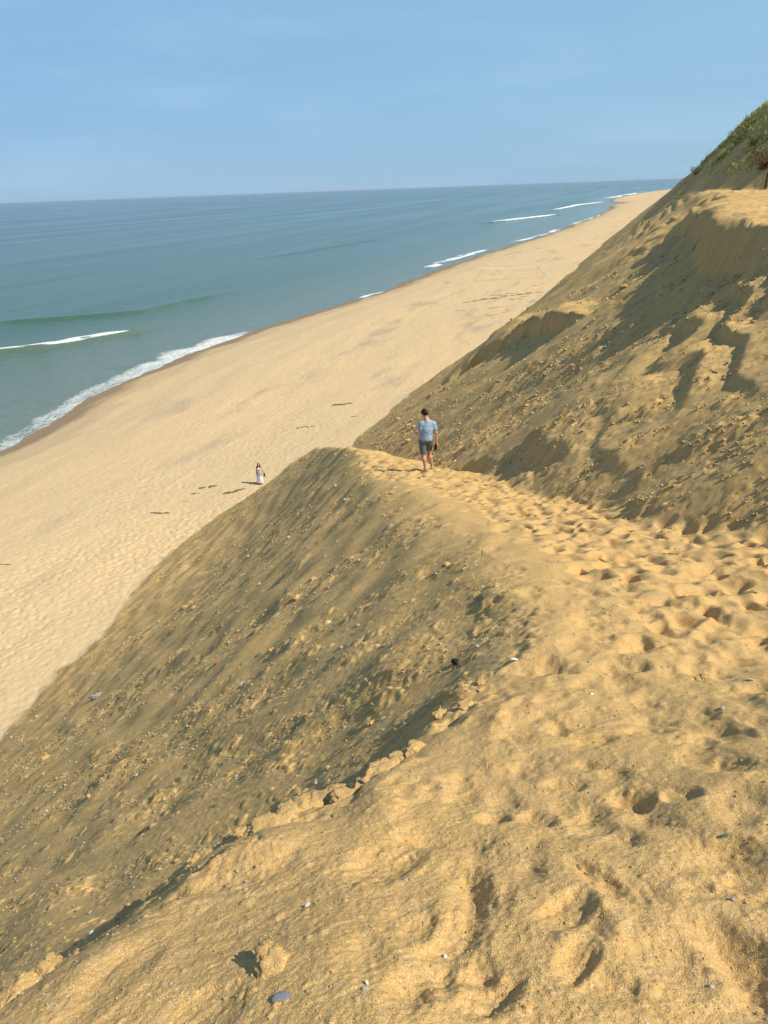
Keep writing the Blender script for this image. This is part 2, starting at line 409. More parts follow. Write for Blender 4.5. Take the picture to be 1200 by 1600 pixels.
def mat_sand():
    nt = NT('dune_sand'); p = nt.pos(); c = coast_vec(nt)
    big = nt.noise(p, .9, 4); mid = nt.noise(p, 6., 4); fine = nt.noise(p, 160., 2, .6)
    streak = nt.noise(nt.scale(c, (.5, 2.2, .5)), 1.6, 5, .6)
    slope = nt.math('MAXIMUM', nt.attr('A'), nt.attr('B'))
    golden = nt.mix(nt.ramp(big, .35, .68), rgb(.555, .355, .13), rgb(.52, .335, .13))
    grey = nt.mix(nt.ramp(streak, .35, .65), rgb(.61, .39, .13), rgb(.53, .355, .14))
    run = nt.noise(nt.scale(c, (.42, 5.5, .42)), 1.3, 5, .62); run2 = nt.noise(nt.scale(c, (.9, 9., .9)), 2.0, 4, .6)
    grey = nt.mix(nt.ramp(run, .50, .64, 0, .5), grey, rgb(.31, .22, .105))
    grey = nt.mix(nt.ramp(run2, .54, .68, 0, .45), grey, rgb(.64, .45, .19))
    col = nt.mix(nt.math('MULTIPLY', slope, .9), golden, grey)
    col = nt.mix(nt.ramp(mid, .52, .72, 0, .22), col, rgb(.40, .31, .18))
    grain = nt.n('TexVoronoi'); nt.l(p, grain.inputs['Vector']); grain.inputs['Scale'].default_value = 240.
    gv = nt.n('SeparateColor'); nt.l(grain.outputs['Color'], gv.inputs[0])
    col = nt.mix(nt.ramp(gv.outputs[0], .0, .22, .55, 0), col, rgb(.20, .14, .07))
    col = nt.mix(nt.ramp(gv.outputs[1], .86, .98, 0, .5), col, rgb(.78, .66, .46))
    g2 = nt.n('TexVoronoi'); nt.l(p, g2.inputs['Vector']); g2.inputs['Scale'].default_value = 130.
    gs = nt.n('SeparateColor'); nt.l(g2.outputs['Color'], gs.inputs[0]); core = nt.ramp(g2.outputs['Distance'], .22, .38, 1, 0)
    col = nt.mix(nt.math('MULTIPLY', core, nt.ramp(gs.outputs[0], .86, .90, 0, .75)), col, rgb(.12, .075, .04))
    col = nt.mix(nt.math('MULTIPLY', core, nt.ramp(gs.outputs[1], .95, .97, 0, .6)), col, rgb(.74, .62, .42))
    b = nt.bump(nt.noise(p, 30., 4, .6), .012, .5)
    b = nt.bump(nt.noise(p, 75., 3, .65), .004, .55, b); b = nt.bump(fine, .004, .9, b)
    b = nt.bump(grain.outputs['Distance'], .002, .6, b)
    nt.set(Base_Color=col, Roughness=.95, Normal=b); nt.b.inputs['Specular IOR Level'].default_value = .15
    return nt.m

def mat_beach():
    nt = NT('beach_sand'); p = nt.pos(); c = coast_vec(nt); s = nt.attr('s')
    big = nt.noise(nt.scale(c, (1., .35, 1.)), .10, 4); mid = nt.noise(p, 1.6, 4)
    col = nt.mix(nt.ramp(big, .35, .65), rgb(.58, .425, .23), rgb(.53, .40, .23))
    dark = nt.math('MULTIPLY', nt.ramp(nt.noise(nt.scale(c, (1.6, .4, 1.)), .16, 5, .6), .56, .70), nt.ramp(s, 10., 16., 0, .65))
    col = nt.mix(dark, col, rgb(.30, .25, .19))
    col = nt.mix(nt.ramp(mid, .5, .8, 0, .35), col, rgb(.42, .31, .17))
    wob = nt.math('ADD', s, nt.ramp(nt.noise(nt.scale(c, (.6, .22, 1)), .6, 4), .3, .7, -1.4, 1.4))
    wet = nt.ramp(wob, 3.4, 5.4, 1., 0.)
    line = nt.math('MULTIPLY', nt.ramp(wob, 7.5, 8.6, 1, 0), .35)
    col = nt.mix(line, col, rgb(.38, .28, .16))
    col = nt.mix(wet, col, rgb(.27, .185, .095))
    rough = nt.ramp(wet, 0, 1, .95, .6)
    b = nt.bump(nt.noise(p, 2.8, 5, .65), .16, .55)
    b = nt.bump(nt.noise(p, 16., 3, .6), .02, .6, b)
    nt.set(Base_Color=col, Roughness=rough, Normal=b); nt.b.inputs['Specular IOR Level'].default_value = .2
    return nt.m
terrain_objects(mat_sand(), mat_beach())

# ------------------------------------------------------------------ the sea
FOAM = [   # points along the shore (u, v) of breaking crests, foam width before and behind, wave height, strength
    ([(76., -92.), (84.8, -88.7), (87.8, -84.4), (94.7, -82.), (100., -79.4), (102.5, -78.2)], 1.0, 5.5, .55, 1.),
    ([(106.7, -110.2), (113.4, -101.6), (121.3, -91.1), (143.7, -88.5)], 0, 0, .42, 0.),
    ([(241., -121.5), (327.2, -111.)], 0, 0, .28, 0.),
    ([(198., -54.6), (219., -55.0), (233., -53.2), (242.1, -52.5), (258.6, -49.7)], 1.5, 5.0, .4, 1.),
    ([(449.6, -90.), (498., -76.), (545.8, -59.7)], 3., 9., .7, 1.),
    ([(625.9, -75.), (763.7, -66.5), (851.5, -45.6)], 4., 14., .7, 1.),
    ([(1005., -54.), (1370., -24.6)], 6., 22., .7, 1.),
    ([(287., -49.2), (309.3, -44.4), (344., -41.3), (371.6, -40.3)], 1.5, 5., .3, .8),
    ([(392.6, -39.6), (484.5, -32.5), (605., -27.5)], 2., 6., .3, .75),
    ([(141.4, -53.8), (156.3, -50.6)], 1., 2.2, .2, .8)]

def sea():
    th = np.concatenate([np.arange(-95, -34, .5), np.arange(-34, 34, .12), np.arange(34, 70, .5)]) * math.pi / 180
    rs = np.concatenate([np.geomspace(42, 900, 1150)[:-1], np.geomspace(900, 60000, 420)])
    x, y = ring_grid(rs, th)
    u, v = to_uv(x, y); r = np.hypot(x, y)
    vs = np.interp(u, SHORE_U, SHORE_V); s = v - vs
    F = grid_faces(len(rs), len(th), False)
    F = F[(s[F].min(1) < 9)]
    used = np.zeros(len(x), bool); used[F.ravel()] = True
    rm = np.cumsum(used) - 1; F = rm[F]
    x, y, u, v, r, s = (q[used] for q in (x, y, u, v, r, s))
    z = np.zeros_like(x); foam = np.zeros_like(x)
    wrp = 3. * perlin(u / 40., v / 25., 201)
    for amp, lam, sd in ((.045, 17., 203), (.03, 8.3, 204)):
        z += amp * np.sin((v + .08 * u + 4 * perlin(u / 70., v / 40., sd)) * 2 * math.pi / lam) * np.clip(.5 + perlin(u / 60., v / 30., sd + 9), 0, 1) * np.clip(-s / 20, 0, 1) * np.clip(1.4 - r / 900., 0, 1)
    # thin sheet of swash running up the sand
    run = np.interp(u, [40, 49, 62, 80, 100, 106, 120, 140, 165, 190, 230, 262, 290, 370, 2000], [.26, .28, .26, .26, .2, .10, .07, .12, .1, .08, .16, .12, .1, .14, .12])
    run = run * (1 + .45 * perlin(u / 6., v * 0, 207) + .3 * perlin(u / 2.1, v * 0, 208))
    z += run * np.exp(-(s / 7.) ** 2)
    edge = s - run / .15
    fs = np.interp(u, [30, 49, 60, 75, 90, 100, 106, 112, 140, 150, 170], [.50, .55, .58, .62, .70, .74, .35, .10, .08, .14, .10])
    wid = np.interp(u, [40, 60, 75, 88, 104, 110], [3.6, 4.2, 4.8, 6.0, 3.6, 1.0]) * (1 + .5 * perlin(u / 5., v * 0 + 2, 210))
    foam = np.maximum(foam, fs * sst(-wid, -wid * .35, edge) * (r < 1500))
    for pts, wf, wb, hgt, st in FOAM:
        pts = np.array(pts); lo, hi = pts.min(0), pts.max(0)
        m = (u > lo[0] - 40) & (u < hi[0] + 40) & (v > lo[1] - 40) & (v < hi[1] + 30)
        if not m.any(): continue
        U = u[m]; vc = np.interp(U, pts[:, 0], pts[:, 1]) + .8 * perlin(U / 6., U * 0, 211)
        L = hi[0] - lo[0]; e = max(1.5, L * .10)
        al = sst(lo[0] - e * .4, lo[0] + e, U) * (1 - sst(hi[0] - e, hi[0] + e * .2, U))
        e2 = max(e, 14.)
        al2 = sst(lo[0] - e2, lo[0] + e, U) * (1 - sst(hi[0] - e, hi[0] + e2, U))
        d = v[m] - vc
        sc = 1 + r[m] / 600.
        z[m] += al2 * hgt * np.where(d > 0, np.exp(-(d / (.9 * sc)) ** 2), np.exp(-(d / (3.2 * sc)) ** 2))
        if st:
            ww = 1 + .45 * perlin(U / 4., d / 3., 213)
            f = np.where(d > 0, 1 - sst(.3, 1., d / wf), np.where(d > -wb * .35 * ww, 1., .62 * (1 - sst(.35, 1., -d / (wb * ww)))))
            f = f * np.clip(.78 + .75 * perlin(U / (2.2 * sc ** 2), d / (1.2 * sc), 215) + .35 * perlin(U / (9. * sc), d / 6., 216), 0, 1.05)
            foam[m] = np.maximum(foam[m], st * al * f)
    me = mesh_np('sea', np.c_[x, y, z], F, mat_sea())
    attr(me, 'foam', foam); attr(me, 's', s)
    o = link('sea', me); o['kind'] = 'structure'

def mat_sea():
    nt = NT('sea_water'); p = nt.pos(); c = coast_vec(nt); s = nt.attr('s'); foam = nt.attr('foam')
    band = nt.noise(nt.scale(c, (1., .12, 1.)), .018, 4, .6)
    off = nt.ramp(s, -420., -20., 0, 1); off2 = nt.ramp(s, -40., -3., 0, 1)
    deep = nt.mix(nt.ramp(band, .38, .60), rgb(.026, .062, .058), rgb(.044, .086, .068))
    col = nt.mix(off, deep, rgb(.058, .116, .080))
    col = nt.mix(nt.math('MULTIPLY', off2, .8), col, rgb(.15, .185, .145))
    lace = nt.n('TexVoronoi'); lace.feature = 'DISTANCE_TO_EDGE'
    wv = nt.n('Vector' + 'Math', operation='ADD'); nt.l(p, wv.inputs[0])
    nz = nt.n('TexNoise'); nt.l(p, nz.inputs['Vector']); nz.inputs['Scale'].default_value = 1.1; nt.l(nz.outputs['Color'], wv.inputs[1])
    nt.l(wv.outputs[0], lace.inputs['Vector']); lace.inputs['Scale'].default_value = 1.5
    web = nt.ramp(lace.outputs['Distance'], .0, .22, 1, 0)
    n2 = nt.noise(p, 2.6, 4, .65)
    n3 = nt.noise(nt.scale(c, (1., .4, 1.)), .55, 4, .6)
    t = nt.math('ADD', nt.math('MULTIPLY', web, .16), nt.math('ADD', nt.math('MULTIPLY', n2, .45), nt.math('MULTIPLY', n3, .5)))
    fm = nt.ramp(nt.math('ADD', t, nt.math('MULTIPLY', foam, 1.15)), 1.02, 1.5, 0, 1)
    fm = nt.math('MULTIPLY', fm, nt.ramp(foam, .02, .15, 0, 1))
    col = nt.mix(fm, col, rgb(.72, .73, .72))
    slick = nt.ramp(nt.noise(nt.scale(c, (1., .07, 1.)), .03, 4, .6), .36, .66, .12, .20)
    rough = nt.mix(fm, slick, rgb(.8, .8, .8))
    w1 = nt.noise(nt.scale(c, (1., .45, 1.)), .55, 5, .6)
    w2 = nt.noise(nt.scale(c, (1., .6, 1.)), 2.4, 3, .6)
    w0 = nt.noise(nt.scale(c, (1., .3, 1.)), .09, 4, .6)
    b = nt.bump(w0, 1.2, .22); b = nt.bump(w1, .55, .6, b); b = nt.bump(w2, .10, .5, b)
    nt.set(Base_Color=col, Roughness=rough, Normal=b); nt.b.inputs['IOR'].default_value = 1.33
    nt.b.inputs['Specular IOR Level'].default_value = .15
    return nt.m
sea()

# ------------------------------------------------------------------ figures: one smooth surface grown from limbs and masses
def nets(prims, h, clip=None, k0=.03):
    """prims: ('c', a, b, ra, rb, k) tapered limb or ('e', centre, radii, (rx, rz) tilt, k) ellipsoid; returns verts, quads"""
    lo = np.full(3, 9.); hi = -lo
    for p in prims:
        if p[0] == 'c':
            r = max(p[3], p[4]); pts = np.array([p[1], p[2]])
        else:
            r = max(p[2]); pts = np.array([p[1]])
        lo = np.minimum(lo, pts.min(0) - r - .03); hi = np.maximum(hi, pts.max(0) + r + .03)
    n = np.ceil((hi - lo) / h).astype(int) + 1
    ax = [lo[i] + h * np.arange(n[i]) for i in range(3)]
    D = np.full(n, .2, np.float32)
    for p in prims:
        k = p[-1] if p[-1] else k0
        if p[0] == 'c':
            a, b = np.array(p[1], float), np.array(p[2], float); r = max(p[3], p[4]); pts = np.array([a, b])
        else:
            a = np.array(p[1], float); r = max(p[2]); pts = a[None]
        i0 = np.maximum(0, ((pts.min(0) - r - .07 - lo) / h).astype(int)); i1 = np.minimum(n, ((pts.max(0) + r + .07 - lo) / h).astype(int) + 2)
        sl = tuple(slice(i0[i], i1[i]) for i in range(3))
        X, Y, Z = np.meshgrid(*[ax[i][sl[i]] for i in range(3)], indexing='ij', sparse=True)
        if p[0] == 'c':
            d = b - a; L2 = d @ d
            t = np.clip(((X - a[0]) * d[0] + (Y - a[1]) * d[1] + (Z - a[2]) * d[2]) / L2, 0, 1)
            f = np.sqrt((X - a[0] - t * d[0]) ** 2 + (Y - a[1] - t * d[1]) ** 2 + (Z - a[2] - t * d[2]) ** 2) - (p[3] + (p[4] - p[3]) * t)
        else:
            rx, ry, rz = p[2]; tx, tz = p[3]
            px, py, pz = X - a[0], Y - a[1], Z - a[2]
            c, s_ = math.cos(-tz), math.sin(-tz); px, py = px * c - py * s_, px * s_ + py * c
            c, s_ = math.cos(-tx), math.sin(-tx); py, pz = py * c - pz * s_, py * s_ + pz * c
            q = np.sqrt((px / rx) ** 2 + (py / ry) ** 2 + (pz / rz) ** 2)
            g = np.sqrt((px / rx ** 2) ** 2 + (py / ry ** 2) ** 2 + (pz / rz ** 2) ** 2)
            f = q * (q - 1) / np.maximum(g, 1e-6)
        o = D[sl]; hh = np.maximum(k - np.abs(o - f), 0) / k
        D[sl] = np.minimum(o, f) - hh * hh * k * .25
    if clip is not None:
        X, Y, Z = np.meshgrid(*ax, indexing='ij', sparse=True)
        D = np.maximum(D, clip(X, Y, Z).astype(np.float32))
    ins = D < 0
    cnt = sum(ins[i:n[0] - 1 + i, j:n[1] - 1 + j, l:n[2] - 1 + l].astype(np.int8) for i in (0, 1) for j in (0, 1) for l in (0, 1))
    act = (cnt > 0) & (cnt < 8)
    idx = np.full(act.shape, -1, np.int64); cells = np.argwhere(act); idx[act] = np.arange(len(cells))
    acc = np.zeros((len(cells), 3)); num = np.zeros(len(cells))
    c0 = cells
    cor = {}
    for i in (0, 1):
        for j in (0, 1):
            for l in (0, 1): cor[i, j, l] = D[c0[:, 0] + i, c0[:, 1] + j, c0[:, 2] + l].astype(float)
    for a in cor:
        for q in range(3):
            if a[q] == 0:
                b = list(a); b[q] = 1; b = tuple(b)
                va, vb = cor[a], cor[b]; m = (va < 0) != (vb < 0)
                t = np.where(m, va / np.where(m, va - vb, 1), 0)
                pt = np.repeat(np.array(a, float)[None], len(cells), 0); pt[:, q] = t
                acc[m] += pt[m]; num[m] += 1
    V = lo + h * (cells + acc / num[:, None])
    F = []
    for q in range(3):
        r_, s_ = [(1, 2), (2, 0), (0, 1)][q]
        sl0 = [slice(None)] * 3; sl1 = [slice(None)] * 3
        sl0[q] = slice(0, -1); sl1[q] = slice(1, None)
        A_, B_ = ins[tuple(sl0)], ins[tuple(sl1)]
        E_ = np.argwhere(A_ != B_)
        ok = (E_[:, r_] > 0) & (E_[:, s_] > 0) & (E_[:, r_] < n[r_] - 1) & (E_[:, s_] < n[s_] - 1)
        E_ = E_[ok]; fl = A_[tuple(E_.T)]
        def cell(dr, ds):
            e = E_.copy(); e[:, r_] -= dr; e[:, s_] -= ds
            return idx[tuple(e.T)]
        qd = np.stack([cell(1, 1), cell(0, 1), cell(0, 0), cell(1, 0)], 1)
        qd[~fl] = qd[~fl][:, ::-1]
        F.append(qd)
    return V, np.concatenate(F)

def C_(a, b, ra, rb, k=0): return ('c', a, b, ra, rb, k)
def E_(c, r, t=(0, 0), k=0): return ('e', c, r, t, k)

def hand(wr, dirn, side, curl, sc=1.):
    """palm and five unequal fingers from the wrist; dirn = way the hand points, side = way the thumb lies"""
    d = np.array(dirn, float); d /= np.linalg.norm(d); s_ = np.array(side, float); s_ -= d * (s_ @ d); s_ /= np.linalg.norm(s_)
    pn = np.cross(d, s_)                        # palm normal, fingers close towards it
    w = np.array(wr, float); P = [C_(w, w + d * .07 * sc + s_ * .018 * sc, .022 * sc, .019 * sc, .02), C_(w + d * .01, w + d * .075 * sc - s_ * .018 * sc, .022 * sc, .017 * sc, .02)]
    for q, (off, ln) in enumerate(((.030, .068), (.010, .077), (-.010, .071), (-.029, .055))):
        b = w + d * .085 * sc + s_ * off * sc; a = d.copy(); ang = 0
        for i, f in enumerate((.45, .32, .23)):
            ang += curl * (.55, .8, .5)[i] * (1 + .12 * q)
            v_ = d * math.cos(ang) + pn * math.sin(ang)
            e = b + v_ * ln * f * sc; P.append(C_(b, e, .0088 * sc - .0007 * i, .0083 * sc - .0008 * i, .006)); b = e
    b = w + d * .03 * sc + s_ * .024 * sc; m_ = b + (d * .55 + s_ * .65 + pn * .4) * .042 * sc
    P += [C_(b, m_, .012 * sc, .0105 * sc, .012), C_(m_, m_ + (d * .9 + pn * .5) * .028 * sc, .0100 * sc, .0085 * sc, .006)]
    return P

def foot(an, hd, sc=1.):
    a = np.array(an, float); f = np.array([math.sin(hd), math.cos(hd), 0])
    base = np.array([a[0], a[1], a[2] - .075])
    P = [C_(a, base - f * .03 + [0, 0, .012], .040 * sc, .034 * sc, .03), C_(base + [0, 0, .02], base + f * .13 - [0, 0, .002], .036 * sc, .026 * sc, .03)]
    s_ = np.array([f[1], -f[0], 0])
    for o in (-.024, -.010, .003, .015, .026):
        P.append(C_(base + f * .125 + s_ * o, base + f * (.175 - abs(o + .024) * .6) + s_ * o - [0, 0, .008], .014 * sc, .0105 * sc, .008))
    return P

def simple_mat(name, col, rough=.8, noise=0., scale=30., col2=None):
    nt = NT(name); p = nt.objco()
    c2 = col2 or tuple(q * .72 for q in col[:3]) + (1,)
    nt.set(Base_Color=nt.mix(nt.ramp(nt.noise(p, scale, 4), .35, .7), col, c2), Roughness=rough)
    nt.l(nt.bump(nt.noise(p, scale * 3, 3), .003, .5), nt.b.inputs['Normal'])
    nt.b.inputs['Specular IOR Level'].default_value = .25
    return nt.m

def skin_mat(name, a, b):
    nt = NT(name); p = nt.objco()
    nt.set(Base_Color=nt.mix(nt.ramp(nt.noise(p, 9., 4), .35, .7), a, b), Roughness=.55)
    nt.b.inputs['Subsurface Weight'].default_value = .08; nt.b.inputs['Subsurface Radius'].default_value = (.012, .005, .003)
    return nt.m

def shirt_mat():
    nt = NT('striped_cotton'); p = nt.objco()
    sep = nt.n('SeparateXYZ'); nt.l(p, sep.inputs[0])
    st = nt.math('FRACT', nt.math('MULTIPLY', nt.math('ADD', sep.outputs[2], nt.ramp(nt.noise(p, 4., 2), 0, 1, -.01, .01)), 26.))
    line = nt.ramp(nt.math('ABSOLUTE', nt.math('SUBTRACT', st, .5)), .12, .2, 1, 0)
    base = nt.mix(nt.ramp(nt.noise(p, 7., 3), .3, .7), rgb(.30, .39, .51), rgb(.35, .44, .55))
    nt.set(Base_Color=nt.mix(nt.math('MULTIPLY', line, .9), base, rgb(.20, .29, .43)), Roughness=.9,
           Normal=nt.bump(nt.noise(nt.scale(p, (1.2, 1, .5)), 9., 3), .06, .8))
    return nt.m

def build_man(x, y, z):
    S_ = [.188, .0, 1.365]; SL = [-.168, -.01, 1.375]; eR = [.238, -.02, 1.11]; wR = [.258, .02, .845]
    eL = [-.215, -.03, 1.125]; wL = [-.285, .17, 1.045]
    hp = -.045; hL, hR = [hp - .095, .0, .90], [hp + .095, .03, .90]
    kL, kR = [-.115, .03, .485], [.05, .25, .475]; aL, aR = [-.06, -.03, .082], [.145, .32, .015]
    torso = [E_((hp, .01, .94), (.165, .115, .12)), C_((hp, .0, .98), (-.02, -.005, 1.18), .118, .122, .06), E_((-.02, .0, 1.10), (.150, .105, .16), k=.05),
             E_((0, .005, 1.27), (.165, .112, .17), k=.06), C_((-.135, .0, 1.375), (.155, .0, 1.365), .058, .058, .06), C_((-.01, .01, 1.47), (-.14, .0, 1.385), .050, .045, .05), C_((-.01, .01, 1.47), (.16, .0, 1.375), .050, .045, .05)]
    headc = (-.062, .055, 1.655); tl, tz = -.30, .85
    head = [C_((0, .0, 1.43), (-.035, .03, 1.57), .062, .056, .05), E_(headc, (.076, .098, .112), (tl, tz), .03)]
    fd = np.array([-math.sin(tz) * math.cos(tl), math.cos(tz) * math.cos(tl), math.sin(tl)]); fr = np.array([math.cos(tz), math.sin(tz), 0]); fu = np.cross(fr, fd)
    hc = np.array(headc)
    head += [C_(hc + fd * .045 - fu * .055, hc + fd * .07 - fu * .085, .046, .034, .03),           # jaw and chin
             C_(hc + fd * .095 + fu * .0, hc + fd * .117 - fu * .032, .010, .013, .012),            # nose
             C_(hc + fd * .088 + fu * .022 - fr * .04, hc + fd * .088 + fu * .022 + fr * .04, .012, .012, .02),
             C_(hc + fd * .090 - fu * .058 - fr * .018, hc + fd * .090 - fu * .058 + fr * .018, .008, .008, .008),
             C_(hc + fr * .077 - fu * .002, hc + fr * .082 - fu * .03 - fd * .004, .013, .010, .008),
             C_(hc - fr * .077 - fu * .002, hc - fr * .082 - fu * .03 - fd * .004, .013, .010, .008)]
    arms = [C_(S_, eR, .052, .040, .04), C_(eR, wR, .042, .027, .02), C_(SL, eL, .052, .040, .04), C_(eL, wL, .042, .027, .02)]
    legs = [C_(hL, kL, .088, .056, .05), C_(hR, kR, .088, .056, .05)]
    for k_, a_ in ((kL, aL), (kR, aR)):
        k3, a3 = np.array(k_), np.array(a_); mid = k3 + (a3 - k3) * .35 + np.array([0, -.022, 0])
        legs += [C_(k3, a3, .052, .036, .03), C_(k3 + (a3 - k3) * .15, mid, .048, .056, .04), C_(mid, k3 + (a3 - k3) * .75, .052, .037, .04)]
    prims = torso + head + arms + legs + hand(wR, (.05, .12, -1), (0, 1, 0), .75) + hand(wL, (-.35, .9, .05), (.5, .1, .9), .9) + foot(aL, -.15) + foot(aR, .25)
    root = empty('person', (x, y, z))
    tag(root, 'man in pale blue striped shirt and grey shorts walking barefoot down the sand path', 'person')
    V, F = nets(prims, .0065)
    link('body', mesh_np('body', V, F, skin_mat('sunned_skin', rgb(.56, .30, .20), rgb(.48, .25, .165))), root)
    sh = torso[1:] + [E_((hp, .005, .95), (.176, .128, .13), k=.06), C_(SL, np.array(SL) + (np.array(eL) - SL) * .60, .060, .064, .05), C_(S_, np.array(S_) + (np.array(eR) - S_) * .60, .060, .064, .05), C_((0, .0, 1.40), (-.008, .005, 1.475), .066, .068, .04)]
    sh = [p[:3] + ((p[3] + .02, p[4] + .02) + (p[5],) if p[0] == 'c' and i < 1 else p[3:]) if p[0] == 'c' else ('e', p[1], tuple(q + .018 for q in p[2]), p[3], p[4]) for i, p in enumerate(sh)]
    def cl_s(X, Y, Z): return np.maximum(np.maximum(.895 + .012 * np.sin(X * 40) - Z, Z - 1.478), np.sqrt((X + .008) ** 2 + (Y - .005) ** 2) * 0 - 1)
    V, F = nets(sh, .009, cl_s, .04)
    link('shirt', mesh_np('shirt', V, F, shirt_mat()), root)
    so = [E_((hp, .01, .92), (.178, .130, .125), k=.06)]
    for h_, k_ in ((hL, kL), (hR, kR)):
        h3, k3 = np.array(h_), np.array(k_); so.append(C_(h3, h3 + (k3 - h3) * .97, .106, .092, .05))
    V, F = nets(so, .009, lambda X, Y, Z: np.maximum(.525 + .1 * (Y - .1) + .01 * np.sin(X * 50) - Z, Z - .96))
    link('shorts', mesh_np('shorts', V, F, simple_mat('grey_shorts', rgb(.11, .125, .14), .9, scale=14., col2=rgb(.16, .175, .185))), root)
    V, F = nets([E_(hc + fu * .012 - fd * .008, (.084, .104, .115), (tl, tz), .03)], .007,
                lambda X, Y, Z: np.maximum(((X - hc[0]) * (fd[0] * .8 - fu[0] * .62) + (Y - hc[1]) * (fd[1] * .8 - fu[1] * .62) + (Z - hc[2]) * (fd[2] * .8 - fu[2] * .62)) - .035 - .006 * np.sin(X * 90) * np.sin(Z * 70), -1))
    link('hair', mesh_np('hair', V, F, simple_mat('dark_hair', rgb(.022, .014, .011), .6, scale=60.)), root)
    # a pair of sandals hanging from his right hand
    lm, sm_ = simple_mat('dark_strap', rgb(.035, .016, .014), .6), simple_mat('sandal_sole', rgb(.10, .045, .035), .8)
    for i, (ox, oy, ry) in enumerate(((-.035, .06, .25), (.005, .075, .05))):
        n = 28; t = np.linspace(0, 2 * np.pi, n, endpoint=False)
        wv = .038 + .010 * np.sin(t) ; px = wv * np.cos(t) * (1 - .12 * np.sin(t)); pz = .125 * np.sin(t)
        ring = []
        for dy, sc in ((-.011, .93), (-.008, 1.), (.008, 1.), (.011, .93)): ring.append(np.c_[px * sc, np.full(n, dy), pz * sc])
        V = np.concatenate(ring + [np.array([[0, -.011, 0], [0, .011, 0]])])
        F = [(k * n + j, k * n + (j + 1) % n, (k + 1) * n + (j + 1) % n, (k + 1) * n + j) for k in range(3) for j in range(n)]
        F += [(4 * n, (j + 1) % n, j, j) for j in range(n)] + [(4 * n + 1, 3 * n + j, 3 * n + (j + 1) % n, 3 * n + (j + 1) % n) for j in range(n)]
        bm_ = bpy.data.meshes.new('sandal_sole'); bm_.from_pydata(V.tolist(), [], [tuple(dict.fromkeys(f)) for f in F]); bm_.materials.append(sm_)
        r_ = empty('sandal', (x + wR[0] + ox, y + wR[1] + oy, z + .645)); r_.rotation_euler = (.12, ry, .5 + .9 * i)
        tag(r_, 'dark brown sandal dangling from the right hand of the man in grey shorts', 'sandal', 'pair of sandals in the hand of the walking man')
        link('sole', bm_, r_)
        st = []
        for sgn in (-1, 1):
            prev = np.array([0, .012, .085])
            for q in np.linspace(.2, 1, 5):
                cur = np.array([sgn * .043 * math.sin(q * 1.57), .012 + .032 * math.sin(q * 3.14), .085 - .075 * q]); st.append(C_(prev, cur, .006, .006, .004)); prev = cur
        V, F = nets(st, .004); link('strap', mesh_np('strap', V, F, lm), r_)
    return root

